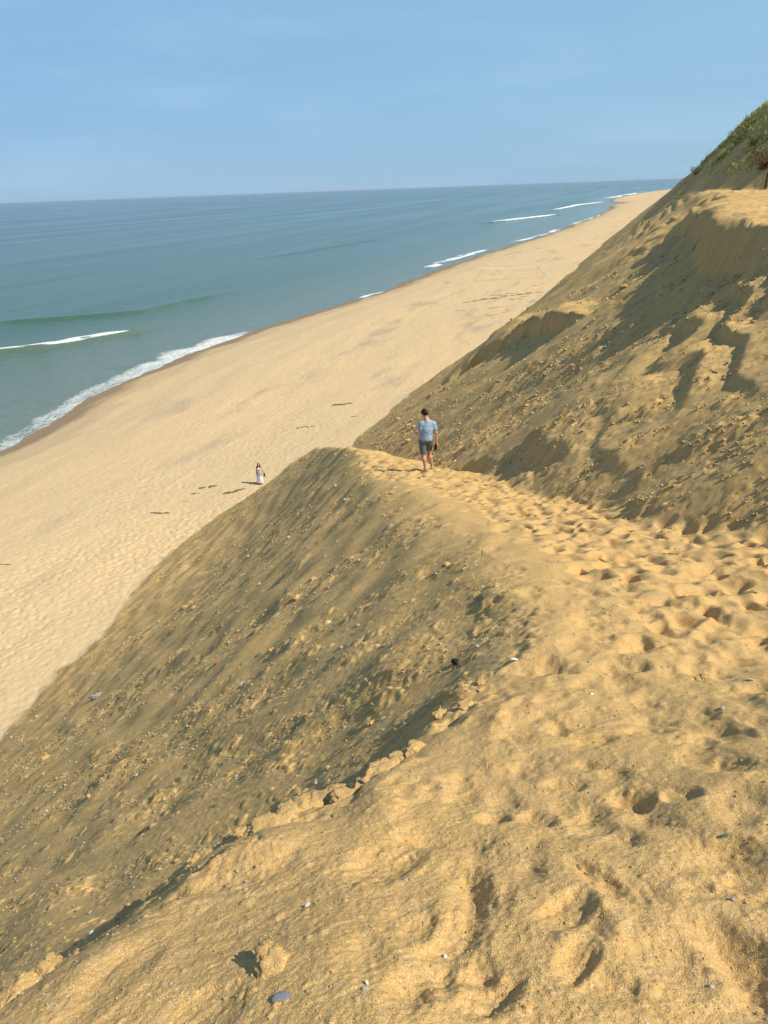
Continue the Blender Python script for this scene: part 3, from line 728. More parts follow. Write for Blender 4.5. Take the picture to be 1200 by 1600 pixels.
def build_woman(x, y, z, rz):
    hL, hR = [.085, 0, .86], [-.085, 0, .86]; kL, kR = [.075, -.14, .47], [-.075, .02, .46]; aL, aR = [.07, -.10, .09], [-.06, .10, .10]
    SL, SR = [.155, .01, 1.32], [-.155, .01, 1.32]; eL, wL = [.215, .02, 1.06], [.205, -.10, .86]; eR, wR = [-.20, .03, 1.05], [-.22, -.02, .82]
    torso = [E_((0, .01, .90), (.155, .115, .13)), C_((0, 0, .95), (0, 0, 1.12), .105, .105, .06), E_((0, 0, 1.22), (.140, .105, .15), k=.06), C_(SR, SL, .048, .048, .05),
             E_((-.06, -.085, 1.20), (.055, .05, .055), k=.03), E_((.06, -.085, 1.20), (.055, .05, .055), k=.03)]
    hc = np.array((0, -.03, 1.535))
    head = [C_((0, .01, 1.34), (0, -.012, 1.47), .048, .046, .05), E_(hc, (.070, .088, .105), (.12, 0), .03), C_(hc + [0, -.045, -.05], hc + [0, -.062, -.078], .040, .028, .03),
            C_(hc + [0, -.088, 0], hc + [0, -.102, -.028], .008, .011, .01), C_(hc + [-.035, -.078, .022], hc + [.035, -.078, .022], .011, .011, .02), C_(hc + [-.016, -.082, -.054], hc + [.016, -.082, -.054], .007, .007, .008)]
    arms = [C_(SL, eL, .042, .034, .04), C_(eL, wL, .034, .023, .02), C_(SR, eR, .042, .034, .04), C_(eR, wR, .034, .023, .02)]
    legs = [C_(hL, kL, .085, .052, .05), C_(hR, kR, .085, .052, .05), C_(kL, aL, .052, .034, .03), C_(kR, aR, .052, .034, .03)]
    fw_ = [foot(a, math.pi) for a in (aL, aR)]
    root = empty('person', (x, y, z), rz)
    tag(root, 'woman with long auburn hair in white top and lavender skirt on the beach', 'person')
    V, F = nets(torso + head + arms + legs + fw_[0] + fw_[1] + hand(wL, (0, -.25, -1), (0, -1, 0), .6, .92) + hand(wR, (0, -.1, -1), (0, -1, 0), .5, .92), .008)
    link('body', mesh_np('body', V, F, skin_mat('fair_skin', rgb(.58, .34, .25), rgb(.50, .28, .20))), root)
    tp = [E_((0, 0, 1.16), (.150, .118, .12), k=.05), E_((-.06, -.085, 1.20), (.063, .060, .063), k=.03), E_((.06, -.085, 1.20), (.063, .060, .063), k=.03), C_((-.085, -.085, 1.24), (-.095, -.01, 1.375), .012, .012, .01), C_((.085, -.085, 1.24), (.095, -.01, 1.375), .012, .012, .01)]
    V, F = nets(tp, .009, lambda X, Y, Z: 1.06 - Z)
    link('top', mesh_np('top', V, F, simple_mat('white_cotton', rgb(.78, .77, .76), .9, scale=20.)), root)
    sk = [C_((0, 0, 1.04), (0, .01, .92), .135, .165, .05), C_((0, .01, .92), (0, -.01, .25), .165, .235, .06), C_((.06, -.05, .8), (.09, -.12, .22), .12, .14, .06)]
    nt = NT('pale_skirt_cloth'); p = nt.objco(); sp = nt.n('SeparateXYZ'); nt.l(p, sp.inputs[0])
    nt.set(Base_Color=nt.mix(nt.ramp(sp.outputs[2], .62, .78), rgb(.66, .62, .70), rgb(.36, .39, .47)), Roughness=.9, Normal=nt.bump(nt.noise(nt.scale(p, (1, 1, .12)), 16., 2), .05, .8))
    V, F = nets(sk, .011, lambda X, Y, Z: np.maximum(np.maximum(.16 + .03 * np.sin(X * 22) - Z, Z - 1.05), np.sqrt(X * X + Y * Y) - .27 + .018 * np.sin(np.arctan2(Y, X) * 11)))
    link('skirt', mesh_np('skirt', V, F, nt.m), root)
    hr = [E_(hc + [0, .022, .012], (.082, .092, .112), (.12, 0), .03)]
    for sx in (-1, 1): hr += [C_(hc + [sx * .062, .0, .03], (sx * .085, -.035, 1.36), .032, .042, .04), C_((sx * .085, -.035, 1.36), (sx * .095, -.075, 1.22), .042, .022, .04)]
    hr += [C_(hc + [0, .07, .0], (0, .09, 1.22), .06, .065, .05)]
    V, F = nets(hr, .009)
    link('hair', mesh_np('hair', V, F, simple_mat('auburn_hair', rgb(.075, .026, .015), .55, scale=50.)), root)
    # bag at her hip
    bg_ = empty('shoulder_bag', root.matrix_basis @ Vector((.30, -.02, .62)), rz); bg_.location = (x + math.cos(rz) * .31, y + math.sin(rz) * .31, z + .60)
    tag(bg_, 'small dark brown bag hanging at the hip of the woman in the pale skirt', 'bag')
    V, F = nets([C_((-.0, -.09, .0), (.0, .09, .0), .05, .05, .03), C_((0, -.10, .13), (0, .10, .13), .042, .042, .03), C_((0, -.09, .0), (0, -.10, .13), .05, .042, .03), C_((0, .09, .0), (0, .10, .13), .05, .042, .03), C_((0, 0, .02), (0, 0, .12), .055, .05, .03)], .009)
    link('pouch', mesh_np('pouch', V, F, simple_mat('dark_leather', rgb(.030, .022, .018), .5)), bg_)
    st = []; prev = np.array([0, -.10, .15])
    for q in np.linspace(.1, 1, 10):
        cur = np.array([-.10 * math.sin(q * 3.1416), -.10 + .2 * q, .15 + .25 * math.sin(q * 3.1416)]); st.append(C_(prev, cur, .008, .008, .005)); prev = cur
    V, F = nets(st, .006); link('strap', mesh_np('strap', V, F, simple_mat('dark_leather_strap', rgb(.03, .02, .016), .5)), bg_)
    root.scale = (.94,) * 3
    return root

MX, MY = 1.27, 19.5
MZ = z_at(MX - .06, MY)
build_man(MX, MY, MZ - .01)
WX, WY = -8.22, 46.4
build_woman(WX, WY, z_at(WX, WY) - .01, .12)

# ------------------------------------------------------------------ loose things on the sand
rng = np.random.default_rng(11)

def ground(xy):
    xy = np.asarray(xy, float); t = terrain(xy[:, 0], xy[:, 1]); return t['z'] + relief(t), t

def ico(sub):
    import bmesh
    bm = bmesh.new(); bmesh.ops.create_icosphere(bm, subdivisions=sub, radius=1.)
    v = np.array([q.co[:] for q in bm.verts]); f = np.array([[q.index for q in p.verts] for p in bm.faces]); bm.free(); return v, f
ICO1, ICO2, ICO3 = ico(1), ico(2), ico(4)

def lump(seed, base, rough, flat, freq=1.3, cut=True):
    """a broken lump: ball cut by random planes, then roughened"""
    v, f = base; rg = np.random.default_rng(seed + 500)
    n = rg.normal(0, 1, (13, 3)); n /= np.linalg.norm(n, axis=1)[:, None]; dd = rg.uniform(.62, .98, 13)
    c = v @ n.T; rad = np.min(np.where(c > .05, dd / np.maximum(c, .05), 9.), axis=1)
    rad = .25 + .75 * np.minimum(rad, 1.12) if cut else np.ones(len(v))
    q = fbm(v[:, 0] * freq + seed * 7.1, v[:, 1] * freq + v[:, 2] * freq * 1.7 + seed * 3.3, seed, 3) + .35 * fbm(v[:, 0] * 4 * freq + seed, v[:, 1] * 4 * freq + v[:, 2] * 5 * freq, seed + 9, 2)
    v = v * (rad * (1 + rough * q))[:, None]; v[:, 2] *= flat
    return v, f

def rock_mesh(name, seed, mat, rough=.25, flat=.65, base=None, freq=1.3, smooth=True, cut=True):
    v, f = lump(seed, base or ICO3, rough, flat, freq, cut); return mesh_np(name, v, f, mat, smooth)

def mat_stone(name, a, b, rough=.75):
    nt = NT(name); p = nt.objco(); r_ = nt.n('ObjectInfo').outputs['Random']
    c = nt.mix(r_, a, b); c = nt.mix(nt.ramp(nt.noise(p, 2.5, 5, .65), .45, .75, 0, .5), c, tuple(q * .6 for q in a[:3]) + (1,))
    nt.set(Base_Color=c, Roughness=rough, Normal=nt.bump(nt.noise(p, 6., 4), .08, .5)); nt.b.inputs['Specular IOR Level'].default_value = .25
    return nt.m

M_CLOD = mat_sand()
M_PALE = mat_stone('pale_stone', rgb(.46, .38, .27), rgb(.58, .50, .38))
M_TAN = mat_stone('tan_stone', rgb(.36, .26, .13), rgb(.46, .32, .15))
M_SHELL = mat_stone('bleached_shell', rgb(.74, .71, .65), rgb(.80, .78, .74), .45)
M_DARK = mat_stone('dark_weed', rgb(.10, .07, .045), rgb(.16, .11, .07), .85)

def place(name, me, x, y, size, rot, label, cat, group=None, sink=.25, z=None, tilt=(0, 0)):
    o = link(name, me); zz = ground([(x, y)])[0][0] if z is None else z
    s3 = size if hasattr(size, '__len__') else (size,) * 3
    o.scale = s3; o.rotation_euler = (tilt[0], tilt[1], rot); o.location = (x, y, zz + s3[2] * (.5 - sink))
    return tag(o, label, cat, group)

# special single pieces
place('pebble', rock_mesh('pebble', 3, simple_mat('slate_pebble', rgb(.19, .20, .20), .65, scale=2., col2=rgb(.15, .16, .165)), .06, .5, cut=False), -.325, 1.305, (.026, .017, .012), .2, 'smooth oval slate grey pebble lying on the trodden sand', 'pebble', sink=.1)
place('stone', rock_mesh('stone', 5, mat_stone('black_stone', rgb(.022, .02, .018), rgb(.03, .026, .022)), .12, .9), .53, 4.98, (.036, .034, .032), .5, 'round black stone at the lip of the sand slope', 'stone', sink=-.05)
place('stone', rock_mesh('stone', 9, mat_stone('orange_stone', rgb(.50, .30, .10), rgb(.52, .31, .11)), .2, .8), -7.52, 23.87, (.16, .12, .12), .9, 'ochre stone standing alone high on the far end of the slope', 'stone', sink=.2)
place('stone', rock_mesh('stone', 12, mat_stone('grey_rock', rgb(.27, .26, .25), rgb(.32, .30, .28)), .3, .6, freq=1.8), -8.85, 18.28, (.22, .13, .14), .6, 'grey angular rock near the foot of the sand slope', 'stone', sink=.2)

def shell_mesh(name, seed):
    """a broken, curved piece of clam shell"""
    nr, na = 7, 12; V = []; rg = random.Random(seed); span = rg.uniform(1.3, 2.6)
    for side in (1, -1):
        for i in range(nr):
            r_ = .08 + .92 * i / (nr - 1)
            for j in range(na):
                a = -span / 2 + span * j / (na - 1); q = r_ * (1 + .10 * math.sin(7 * a + seed) * (i == nr - 1) + .03 * math.sin(17 * a))
                V.append((q * math.cos(a), q * math.sin(a), .42 * math.cos(r_ * 1.5) + .03 * side * (1 - .5 * r_) + .015 * math.sin(r_ * 22)))
    F = []; n = nr * na
    for i in range(nr - 1):
        for j in range(na - 1):
            k = i * na + j; F += [(k, k + 1, k + na + 1, k + na), (n + k, n + k + na, n + k + na + 1, n + k + 1)]
    rim = [i * na for i in range(nr)] + [(nr - 1) * na + j for j in range(1, na)] + [i * na + na - 1 for i in range(nr - 2, -1, -1)] + list(range(na - 2, 0, -1))
    for a, b in zip(rim, rim[1:] + rim[:1]): F.append((a, b, n + b, n + a))
    return mesh_np(name, np.array(V), np.array(F), M_SHELL)

SHELLS = [(1.77, 5.18, .034, 'white shell piece beside the row of footprints, farthest of the large ones'), (.88, 4.33, .032, 'bright white shell lying right of the black stone'),
          (-.88, 2.76, .030, 'upright white shell fragment on the dark slope below the broken crust'), (-1.92, 3.21, .034, 'white shell half buried low in the shaded slope at the picture edge'),
          (-.10, 1.32, .014, 'thin white shell sliver right of the slate grey pebble'), (-.31, 1.79, .014, 'small white shell chip above the slate grey pebble')]
for i, (x, y, s_, lb) in enumerate(SHELLS):
    place('shell_fragment', shell_mesh('shell_fragment', i + 1), x, y, s_, i * 1.7, lb, 'shell', sink=.35, tilt=(.3 * math.sin(i * 2.), .4 * math.cos(i * 3.1)))
shp = [shell_mesh('shell_fragment', 20 + i) for i in range(4)]

# ordinary scatter
def scatter(n, mask, rmin, rmax, seed, th0=-50, th1=50):
    r_ = np.random.default_rng(seed); out = []
    while sum(len(o) for o in out) < n:
        m = n * 6; a = np.radians(r_.uniform(th0, th1, m)); q = rmin * (rmax / rmin) ** r_.uniform(0, 1, m)
        xy = np.c_[q * np.sin(a), q * np.cos(a)]; t = terrain(xy[:, 0], xy[:, 1])
        ok = r_.uniform(0, 1, m) < mask(t); out.append(xy[ok])
    return np.concatenate(out)[:n]

def patchy(t, lo=.12): return np.clip(lo + 1.1 * fbm(t['u'] / 1.2, t['v'] / 9., 101, 4), .0, 1)
on_face = lambda t: (t['A'] > .7) * (patchy(t) * .9 + .06)
on_bluff = lambda t: (t['B'] > .7) * (t['u'] < 58) * (t['z'] < 18.4) * (patchy(t) * .9 + .03)
on_top = lambda t: (t['top'] > .6) * 1.

FIX_CLODS = [(-.37, 2.78, .085), (-.24, 2.80, .075), (-.05, 2.92, .085), (-.54, 2.65, .08), (-.62, 2.59, .06), (.13, 3.33, .075), (.02, 3.12, .06), (-1.41, 3.10, .08), (-1.47, 2.77, .07),
             (-.42, 1.41, .035), (-.36, 1.42, .045), (.37, 3.86, .06), (.51, 3.87, .045), (-1.31, 1.86, .06), (-1.27, 1.61, .05), (-.93, 2.55, .06), (-.47, 2.72, .055), (-.14, 2.86, .05), (-.30, 2.74, .045), (-.58, 2.73, .07), (-.50, 2.62, .05), (-.66, 2.66, .055), (-.43, 2.84, .06), (-.20, 2.91, .075), (-.08, 2.98, .06), (.07, 3.22, .07), (-.55, 2.55, .05), (-.72, 2.52, .06), (-.33, 2.87, .05), (3.84, 9.04, .16)]
clod_me = [rock_mesh('sand_clod', 40 + i, M_CLOD, .34, .75, ICO3, 1.6) for i in range(7)]
far = np.concatenate([scatter(60, on_face, 4, 32, 5), scatter(60, on_bluff, 9, 50, 6)])
fz, ft = ground(far)
k = 0
for i, (x, y, s_) in enumerate(FIX_CLODS):
    s_ *= (1.05, .6, .9, .45, 1.1, .7)[i % 6]; x += .05 * math.sin(i * 5.); y += .05 * math.cos(i * 7.)
    place('sand_clod', clod_me[i % 7], x, y, (s_ * 1.5, s_ * 1.15, s_ * .75), i * 2.1, 'damp sand clod broken from the crust along the lip of the near slope', 'sand clod', 'clods of damp sand along the crumbling lip', .42)
for i, (x, y) in enumerate(far):
    r_ = math.hypot(x, y); s_ = (.012 + .0034 * r_) * (.45 + .9 * rng.random() ** 2.5)
    A_ = i < 60
    place('sand_clod', clod_me[i % 7], x, y, (s_ * 1.2, s_, s_ * .85), i * 1.3, 'loose sand clod resting on the near slope above the beach' if A_ else 'loose sand clod resting on the steep bluff beyond the man', 'sand clod',
          'loose clods on the near slope' if A_ else 'loose clods on the far bluff', .2, z=fz[i])

peb_me = [rock_mesh('pebble', 60 + i, (M_PALE, M_TAN, M_PALE)[i % 3], .18, .7, ICO2) for i in range(6)]
pp = np.concatenate([scatter(150, on_face, 3, 26, 8), scatter(40, on_bluff, 8, 30, 9), scatter(60, on_top, 1.3, 9, 10)])
pz, ptt = ground(pp)
for i, (x, y) in enumerate(pp):
    r_ = math.hypot(x, y); s_ = (.006 + .0020 * r_) * (.5 + .9 * rng.random() ** 2)
    w_ = 0 if i < 150 else (1 if i < 190 else 2)
    if i % 5 == 4:
        place('shell_fragment', shp[i % 4], x, y, s_ * 1.25, i * 1.1, ('tiny white shell chip caught on the near slope', 'tiny white shell chip caught on the far bluff', 'tiny white shell chip pressed into the trodden sand')[w_], 'shell', ('shell chips on the near slope', 'shell chips on the far bluff', 'shell chips on the trodden top')[w_], .3, z=pz[i])
    else:
        place('pebble', peb_me[i % 6], x, y, (s_ * 1.2, s_, s_ * .9), i * 1.7, ('small pale pebble lying on the near slope', 'small pale pebble lying on the far bluff', 'small pale pebble on the trodden sand of the ridge')[w_], 'pebble', ('pebbles on the near slope', 'pebbles on the far bluff', 'pebbles on the trodden top')[w_], .2, z=pz[i])

# the countless rest: gravel and crumbs, one mesh
def gravel(name, xy, size, mat, seed):
    r_ = np.random.default_rng(seed); z, t = ground(xy); n = len(xy)
    var = [lump(80 + i, ICO1, .28, .75, 1.4) for i in range(8)]
    v0 = np.stack([q[0] for q in var]); f0 = var[0][1]; m = v0.shape[1]
    pick = r_.integers(0, 8, n); a = r_.uniform(0, 6.28, n); c, s_ = np.cos(a), np.sin(a)
    v = v0[pick] * size[:, None, None] * r_.uniform(.7, 1.3, (n, 1, 3))
    x = v[..., 0] * c[:, None] - v[..., 1] * s_[:, None]; y = v[..., 0] * s_[:, None] + v[..., 1] * c[:, None]
    V = np.stack([x + xy[:, :1], y + xy[:, 1:], v[..., 2] + (z + size * .35)[:, None]], -1).reshape(-1, 3)
    F = (f0[None] + (np.arange(n) * m)[:, None, None]).reshape(-1, 3)
    me = mesh_np(name, V, F, mat); attr(me, 'tint', np.repeat(r_.uniform(0, 1, n), m))
    o = link(name, me); o['kind'] = 'stuff'; return o

def mat_gravel():
    nt = NT('gravel'); t = nt.attr('tint')
    cr = nt.n('ValToRGB'); nt.l(t, cr.inputs[0]); e = cr.color_ramp
    e.elements[0].position = 0; e.elements[0].color = rgb(.44, .30, .12); e.elements[1].position = 1; e.elements[1].color = rgb(.56, .47, .33)
    for p_, c_ in ((.60, rgb(.48, .33, .14)), (.70, rgb(.36, .26, .13)), (.82, rgb(.42, .35, .25)), (.86, rgb(.14, .10, .07)), (.90, rgb(.5, .40, .25))):
        q = e.elements.new(p_); q.color = c_
    nt.set(Base_Color=cr.outputs[0], Roughness=.9); nt.b.inputs['Specular IOR Level'].default_value = .15
    return nt.m
mg = mat_gravel()
for nm, n_, mk, r0_, r1_, sd_, k0_, k1_ in (('slope_gravel', 15000, on_face, 2.2, 42, 21, .0022, .0009), ('bluff_gravel', 9000, on_bluff, 7, 56, 22, .006, .0011), ('ridge_gravel', 5000, on_top, 1.0, 16, 23, .0016, .0008)):
    q = scatter(n_, mk, r0_, r1_, sd_); r_ = np.hypot(q[:, 0], q[:, 1]); u_ = np.random.default_rng(sd_).uniform(0, 1, n_)
    gravel(nm, q, (k0_ + k1_ * r_) * (.35 + 1.5 * u_ ** 3), mg, sd_)

# dried weed on the beach
def weed_mesh(name, seed, n=9):
    rg = random.Random(seed); P = []
    for i in range(n):
        x = rg.uniform(-1, 1); y = rg.uniform(-.3, .3) * (1 - abs(x) * .6); a = rg.uniform(-.5, .5)
        P.append(C_((x - .22 * math.cos(a), y - .12 * math.sin(a), .05), (x + .22 * math.cos(a), y + .12 * math.sin(a), .05), rg.uniform(.06, .13), rg.uniform(.04, .10), .08))
    V, F = nets(P, .05); V[:, 2] *= .8
    return mesh_np(name, V, F, M_DARK)
weeds = [weed_mesh('seaweed', i) for i in range(5)]
SINGLE_WEED = [(-6.11, 59.15, .85, 'dark seaweed clump alone in the middle of the beach'), (-3.42, 65.67, .9, 'dark stalky seaweed strip lying beyond the middle of the beach'), (-2.17, 61.74, .45, 'faint small seaweed scrap near the foot of the far bluff'),
               (-11.72, 46.22, .62, 'dark seaweed clump left of the woman, longest of the short row'), (-12.34, 45.15, .36, 'small dark seaweed knot in the row left of the woman'), (-12.68, 43.88, .25, 'tiny dark seaweed bit at the lower end of the row left of the woman'),
               (-13.84, 42.05, .60, 'thin dark seaweed tangle lowest on the beach beside the near slope'), (-9.83, 45.19, .8, 'long thin dark seaweed strand just below the woman'), (-20.52, 35.70, .30, 'small dark seaweed bit at the edge of the picture on the near beach')]
for i, (x, y, s_, lb) in enumerate(SINGLE_WEED): place('seaweed', weeds[i % 5], x, y, (s_ * .8, s_ * .6, s_ * .5), .2 + .35 * math.sin(i * 3), lb, 'seaweed', sink=.42)
WRACK = [(15.78, 127.42, 1.0), (17.63, 129.21, 1.2), (19.42, 130.27, 1.4), (21.23, 131.33, 1.3), (21.21, 134.79, 1.2), (22.89, 133.33, 1.3), (24.9, 133.6, 1.2), (26.3, 134.6, 1.3), (28.2, 135.6, 1.2), (22.6, 128.4, 1.0), (23.6, 128.9, 1.0), (16.87, 117.61, .7), (18.61, 119.85, .9), (20.5, 120.4, .9),
         (20.4, 117.2, .7), (17.2, 112.5, .8), (17.4, 110.8, .6), (19.6, 114.8, .7), (13.14, 118.04, .7), (30.5, 146., .8), (32.5, 148., .8), (24.2, 136.0, .9), (25.6, 131.2, .8)]
for i, (x, y, s_) in enumerate(WRACK): place('seaweed', weeds[i % 5], x, y, (s_ * 1.0, s_ * .42, s_ * .3), .25 + .3 * math.sin(i * 2.3), 'dark strip of dried seaweed in the wrack line on the beach before the net', 'seaweed', 'seaweed strips of the wrack line', sink=.42)
BITS = [(1.03, 4.08, .05, 'dark curved weed scrap in the shallow hollow above the ridge footprints'), (1.94, 3.75, .05, 'dark weed scrap with white chip near the right edge of the ridge'), (3.24, 7.51, .06, 'dark twig of weed at the edge of the trodden path'), (-4.22, 37.91, .22, 'dark weed tuft sticking up on the skyline of the near spur'), (-6.3, 36.6, .2, 'small dark weed tuft above the woman on the spur edge')]
for i, (x, y, s_, lb) in enumerate(BITS): place('weed_scrap', weeds[(i + 2) % 5], x, y, (s_, s_ * .7, s_ * .9), i * 1.3 + .3, lb, 'weed', sink=.35)
place('leaf', rock_mesh('leaf', 7, simple_mat('green_leaf', rgb(.05, .16, .09), .5), .15, .25), 1.21, 2.00, (.018, .007, .012), .2, 'small green leaf scrap on the trodden sand', 'leaf', sink=.1)
place('litter_scrap', rock_mesh('litter_scrap', 8, simple_mat('red_plastic', rgb(.38, .06, .03), .5), .3, .4), -3.13, 11.20, (.05, .03, .03), .6, 'small red scrap lying in the middle of the near slope', 'litter')

# driftwood stick on the far bluff
V, F = nets([C_((-.5, 0, 0), (-.05, .03, .03), .045, .055, .03), C_((-.05, .03, .03), (.42, -.02, .0), .055, .035, .03), C_((.05, .02, .03), (.22, .14, .06), .03, .018, .02)], .02)
dw = place('driftwood', mesh_np('driftwood', V, F, simple_mat('bleached_wood', rgb(.55, .50, .42), .85, scale=8.)), 14.45, 39.17, 1.0, 0, 'pale bleached driftwood stick lying on the shaded bluff', 'driftwood', sink=.45)
dw.rotation_euler = (0, math.radians(-30), -.15)

# beach volleyball net
def box(x0, y0, z0, x1, y1, z1):
    v = [(x, y, z) for x in (x0, x1) for y in (y0, y1) for z in (z0, z1)]
    return v, [(0, 1, 3, 2), (4, 6, 7, 5), (0, 4, 5, 1), (2, 3, 7, 6), (0, 2, 6, 4), (1, 5, 7, 3)]
def boxes(name, L, mat, parent):
    V, F = [], []
    for b in L:
        v, f = box(*b); F += [tuple(i + len(V) for i in q) for q in f]; V += v
    return link(name, mesh_np(name, np.array(V), np.array(F), mat, False), parent)
nx, ny = 27.6, 157.5; nz = float(ground([(nx, ny)])[0][0])
net = empty('volleyball_net', (nx, ny, nz), .12); tag(net, 'white banded volleyball net strung between two pale posts on the beach', 'volleyball net')
HW = 5.6
tape = simple_mat('pale_tape', rgb(.82, .79, .70), .8); pole = simple_mat('pale_post', rgb(.62, .55, .42), .6); cord = simple_mat('net_cord', rgb(.55, .45, .30), .8); guy = simple_mat('orange_line', rgb(.55, .25, .09), .7)
def sagz(x): return 2.38 - .16 * (1 - (x / HW) ** 2)
seg = np.linspace(-HW, HW, 25)
boxes('top_band', [(a, -.012, sagz((a + b) / 2) - .12, b, .012, sagz((a + b) / 2) + .12) for a, b in zip(seg[:-1], seg[1:])], tape, net)
boxes('bottom_band', [(a, -.010, sagz((a + b) / 2) - 1.0, b, .010, sagz((a + b) / 2) - .94) for a, b in zip(seg[:-1], seg[1:])], tape, net)
boxes('mesh', [(x - .003, -.003, sagz(x) - .94, x + .003, .003, sagz(x) - .06) for x in np.arange(-HW + .15, HW, .15)] + [(a, -.003, sagz((a + b) / 2) - q - .003, b, .003, sagz((a + b) / 2) - q + .003) for a, b in zip(seg[:-1], seg[1:]) for q in np.arange(.2, .94, .15)], cord, net)
for sx in (-1, 1):
    V, F = nets([C_((sx * (HW + .1), 0, -.3), (sx * (HW + .1), 0, 2.48), .045, .04, .01)], .025); link('post', mesh_np('post', V, F, pole), net)
    for sy in (-1, 1):
        V, F = nets([C_((sx * (HW + .1), 0, 2.4), (sx * (HW + 1.9), sy * 1.2, .0), .018, .018, .01)], .012); link('guy_line', mesh_np('guy_line', V, F, guy), net)

# ------------------------------------------------------------------ plants
def mat_leaf(name, a, b, c):
    nt = NT(name); t = nt.attr('tint'); cr = nt.n('ValToRGB'); nt.l(t, cr.inputs[0]); e = cr.color_ramp
    e.elements[0].color = a; e.elements[1].color = c; q = e.elements.new(.55); q.color = b
    nt.set(Base_Color=cr.outputs[0], Roughness=.7); nt.b.inputs['Specular IOR Level'].default_value = .25
    return nt.m

def blades(name, xy, z, hgt, wid, mat, per, lean, seed, parent=None, spread=.12):
    """tufts of bent tapering leaves"""
    r_ = np.random.default_rng(seed); n = len(xy) * per; k = np.repeat(np.arange(len(xy)), per)
    a = r_.uniform(0, 6.283, n); le = r_.uniform(.2, 1, n) * lean; H = hgt[k] * r_.uniform(.5, 1.15, n)
    bx = xy[k, 0] + r_.normal(0, spread, n) * hgt[k]; by = xy[k, 1] + r_.normal(0, spread, n) * hgt[k]; bz = z[k]
    dx, dy = np.cos(a), np.sin(a); V = np.zeros((n, 7, 3))
    for i, (t, w) in enumerate(((0, 1.), (.45, .8), (.8, .45))):
        ox = le * H * t ** 1.8; oz = H * (t - .25 * le * t * t)
        for s_ in (0, 1):
            q = (s_ - .5) * wid * w * (.6 + hgt[k])
            V[:, i * 2 + s_] = np.c_[bx + dx * ox - dy * q, by + dy * ox + dx * q, bz - .03 + oz]
    V[:, 6] = np.c_[bx + dx * le * H, by + dy * le * H, bz - .03 + H * (1 - .25 * le)]
    f = np.array([[0, 1, 3], [0, 3, 2], [2, 3, 5], [2, 5, 4], [4, 5, 6]])
    F = (f[None] + (np.arange(n) * 7)[:, None, None]).reshape(-1, 3)
    me = mesh_np(name, V.reshape(-1, 3), F, mat); attr(me, 'tint', np.repeat(np.clip(r_.uniform(0, 1, n) * .7 + .3 * r_.uniform(0, 1, len(xy))[k], 0, 1), 7))
    return link(name, me, parent)

M_GRASS = mat_leaf('beach_grass', rgb(.20, .24, .06), rgb(.38, .40, .10), rgb(.55, .46, .18))
M_BUSH = mat_leaf('rust_leaves', rgb(.09, .045, .02), rgb(.18, .09, .035), rgb(.24, .16, .06))

# grass cover on the brow of the high bluff
g_ = np.random.default_rng(77); n_ = 60000
gu = g_.uniform(56, 135, n_); gv = g_.uniform(-16, 26, n_)
gx_, gy_ = to_xy(gu, gv); t = terrain(gx_, gy_); zz = t['z']
brow = np.interp(gu, [56, 66, 72, 80, 90, 135], [14., 9.6, 7.0, 4.6, 2.9, 6.])
dens = sst(-.6, 1.6, gv - brow + 1.5 * perlin(gu / 3., gv / 3., 301)) * np.clip(.62 + .9 * fbm(gu / 2.6, gv / 2.6, 302, 3), .03, 1)
edge_ = (gu > 76) * (gu < 100) * (zz > 5) * (gv < 3) * np.clip(.1 + perlin(gu / 2., gv / 2., 303), 0, 1) * .06
keep = (g_.uniform(0, 1, n_) < np.maximum(dens, edge_)) & (zz > 3.5) & (t['B'] > .5)
gxy = np.c_[gx_, gy_][keep][:20000]; gz_ = zz[keep][:20000]
o = blades('beach_grass', gxy, gz_, g_.uniform(.22, .6, len(gxy)), .05, M_GRASS, 7, .9, 78); o['kind'] = 'stuff'

# rusty shrub and old post at the end of the sand path
def shrub(x, y, size, label, seed, mat, n=900):
    z = float(terrain(np.array([x]), np.array([y]))['z'][0]); root = empty('shrub', (x, y, z)); tag(root, label, 'shrub')
    r_ = np.random.default_rng(seed); P = []; tips = []
    for i in range(11):
        a = i * 2.4; d = np.array([math.cos(a) * .75, math.sin(a) * .75, .7 + .5 * r_.random()]); p = np.array([0, 0, -.1]); rr_ = .03
        for s_ in range(4):
            q = p + d * size * .25 + r_.normal(0, .05, 3) * size; P.append(C_(p, q, rr_ * size * .5, rr_ * size * .4, .02)); p = q; rr_ *= .72; tips.append(q)
    V, F = nets(P, .03 * max(size, .6)); link('stem', mesh_np('stem', V, F, simple_mat('twig_bark', rgb(.08, .05, .03), .9)), root)
    tips = np.array(tips); c = tips[r_.integers(0, len(tips), n)] + r_.normal(0, .14, (n, 3)) * size; c[:, 2] = np.maximum(c[:, 2], 0)
    L = .055 * size; A1 = r_.normal(0, 1, (n, 3)); A1 /= np.linalg.norm(A1, axis=1)[:, None]; A2 = np.cross(A1, r_.normal(0, 1, (n, 3))); A2 /= np.linalg.norm(A2, axis=1)[:, None]
    V = np.stack([c - A1 * L, c + A2 * L * .5, c + A1 * L, c - A2 * L * .5], 1).reshape(-1, 3); F = np.arange(n * 4).reshape(-1, 4)
    me = mesh_np('foliage', V, F, mat); attr(me, 'tint', np.repeat(r_.uniform(0, 1, n), 4)); link('foliage', me, root)
    return root
shrub(31.5, 64.9, 1.2, 'rusty brown shrub on the shaded bluff above the old post', 5, M_BUSH, 1600)
M_GREENBUSH = mat_leaf('bayberry_leaves', rgb(.08, .11, .04), rgb(.14, .17, .06), rgb(.22, .22, .09))
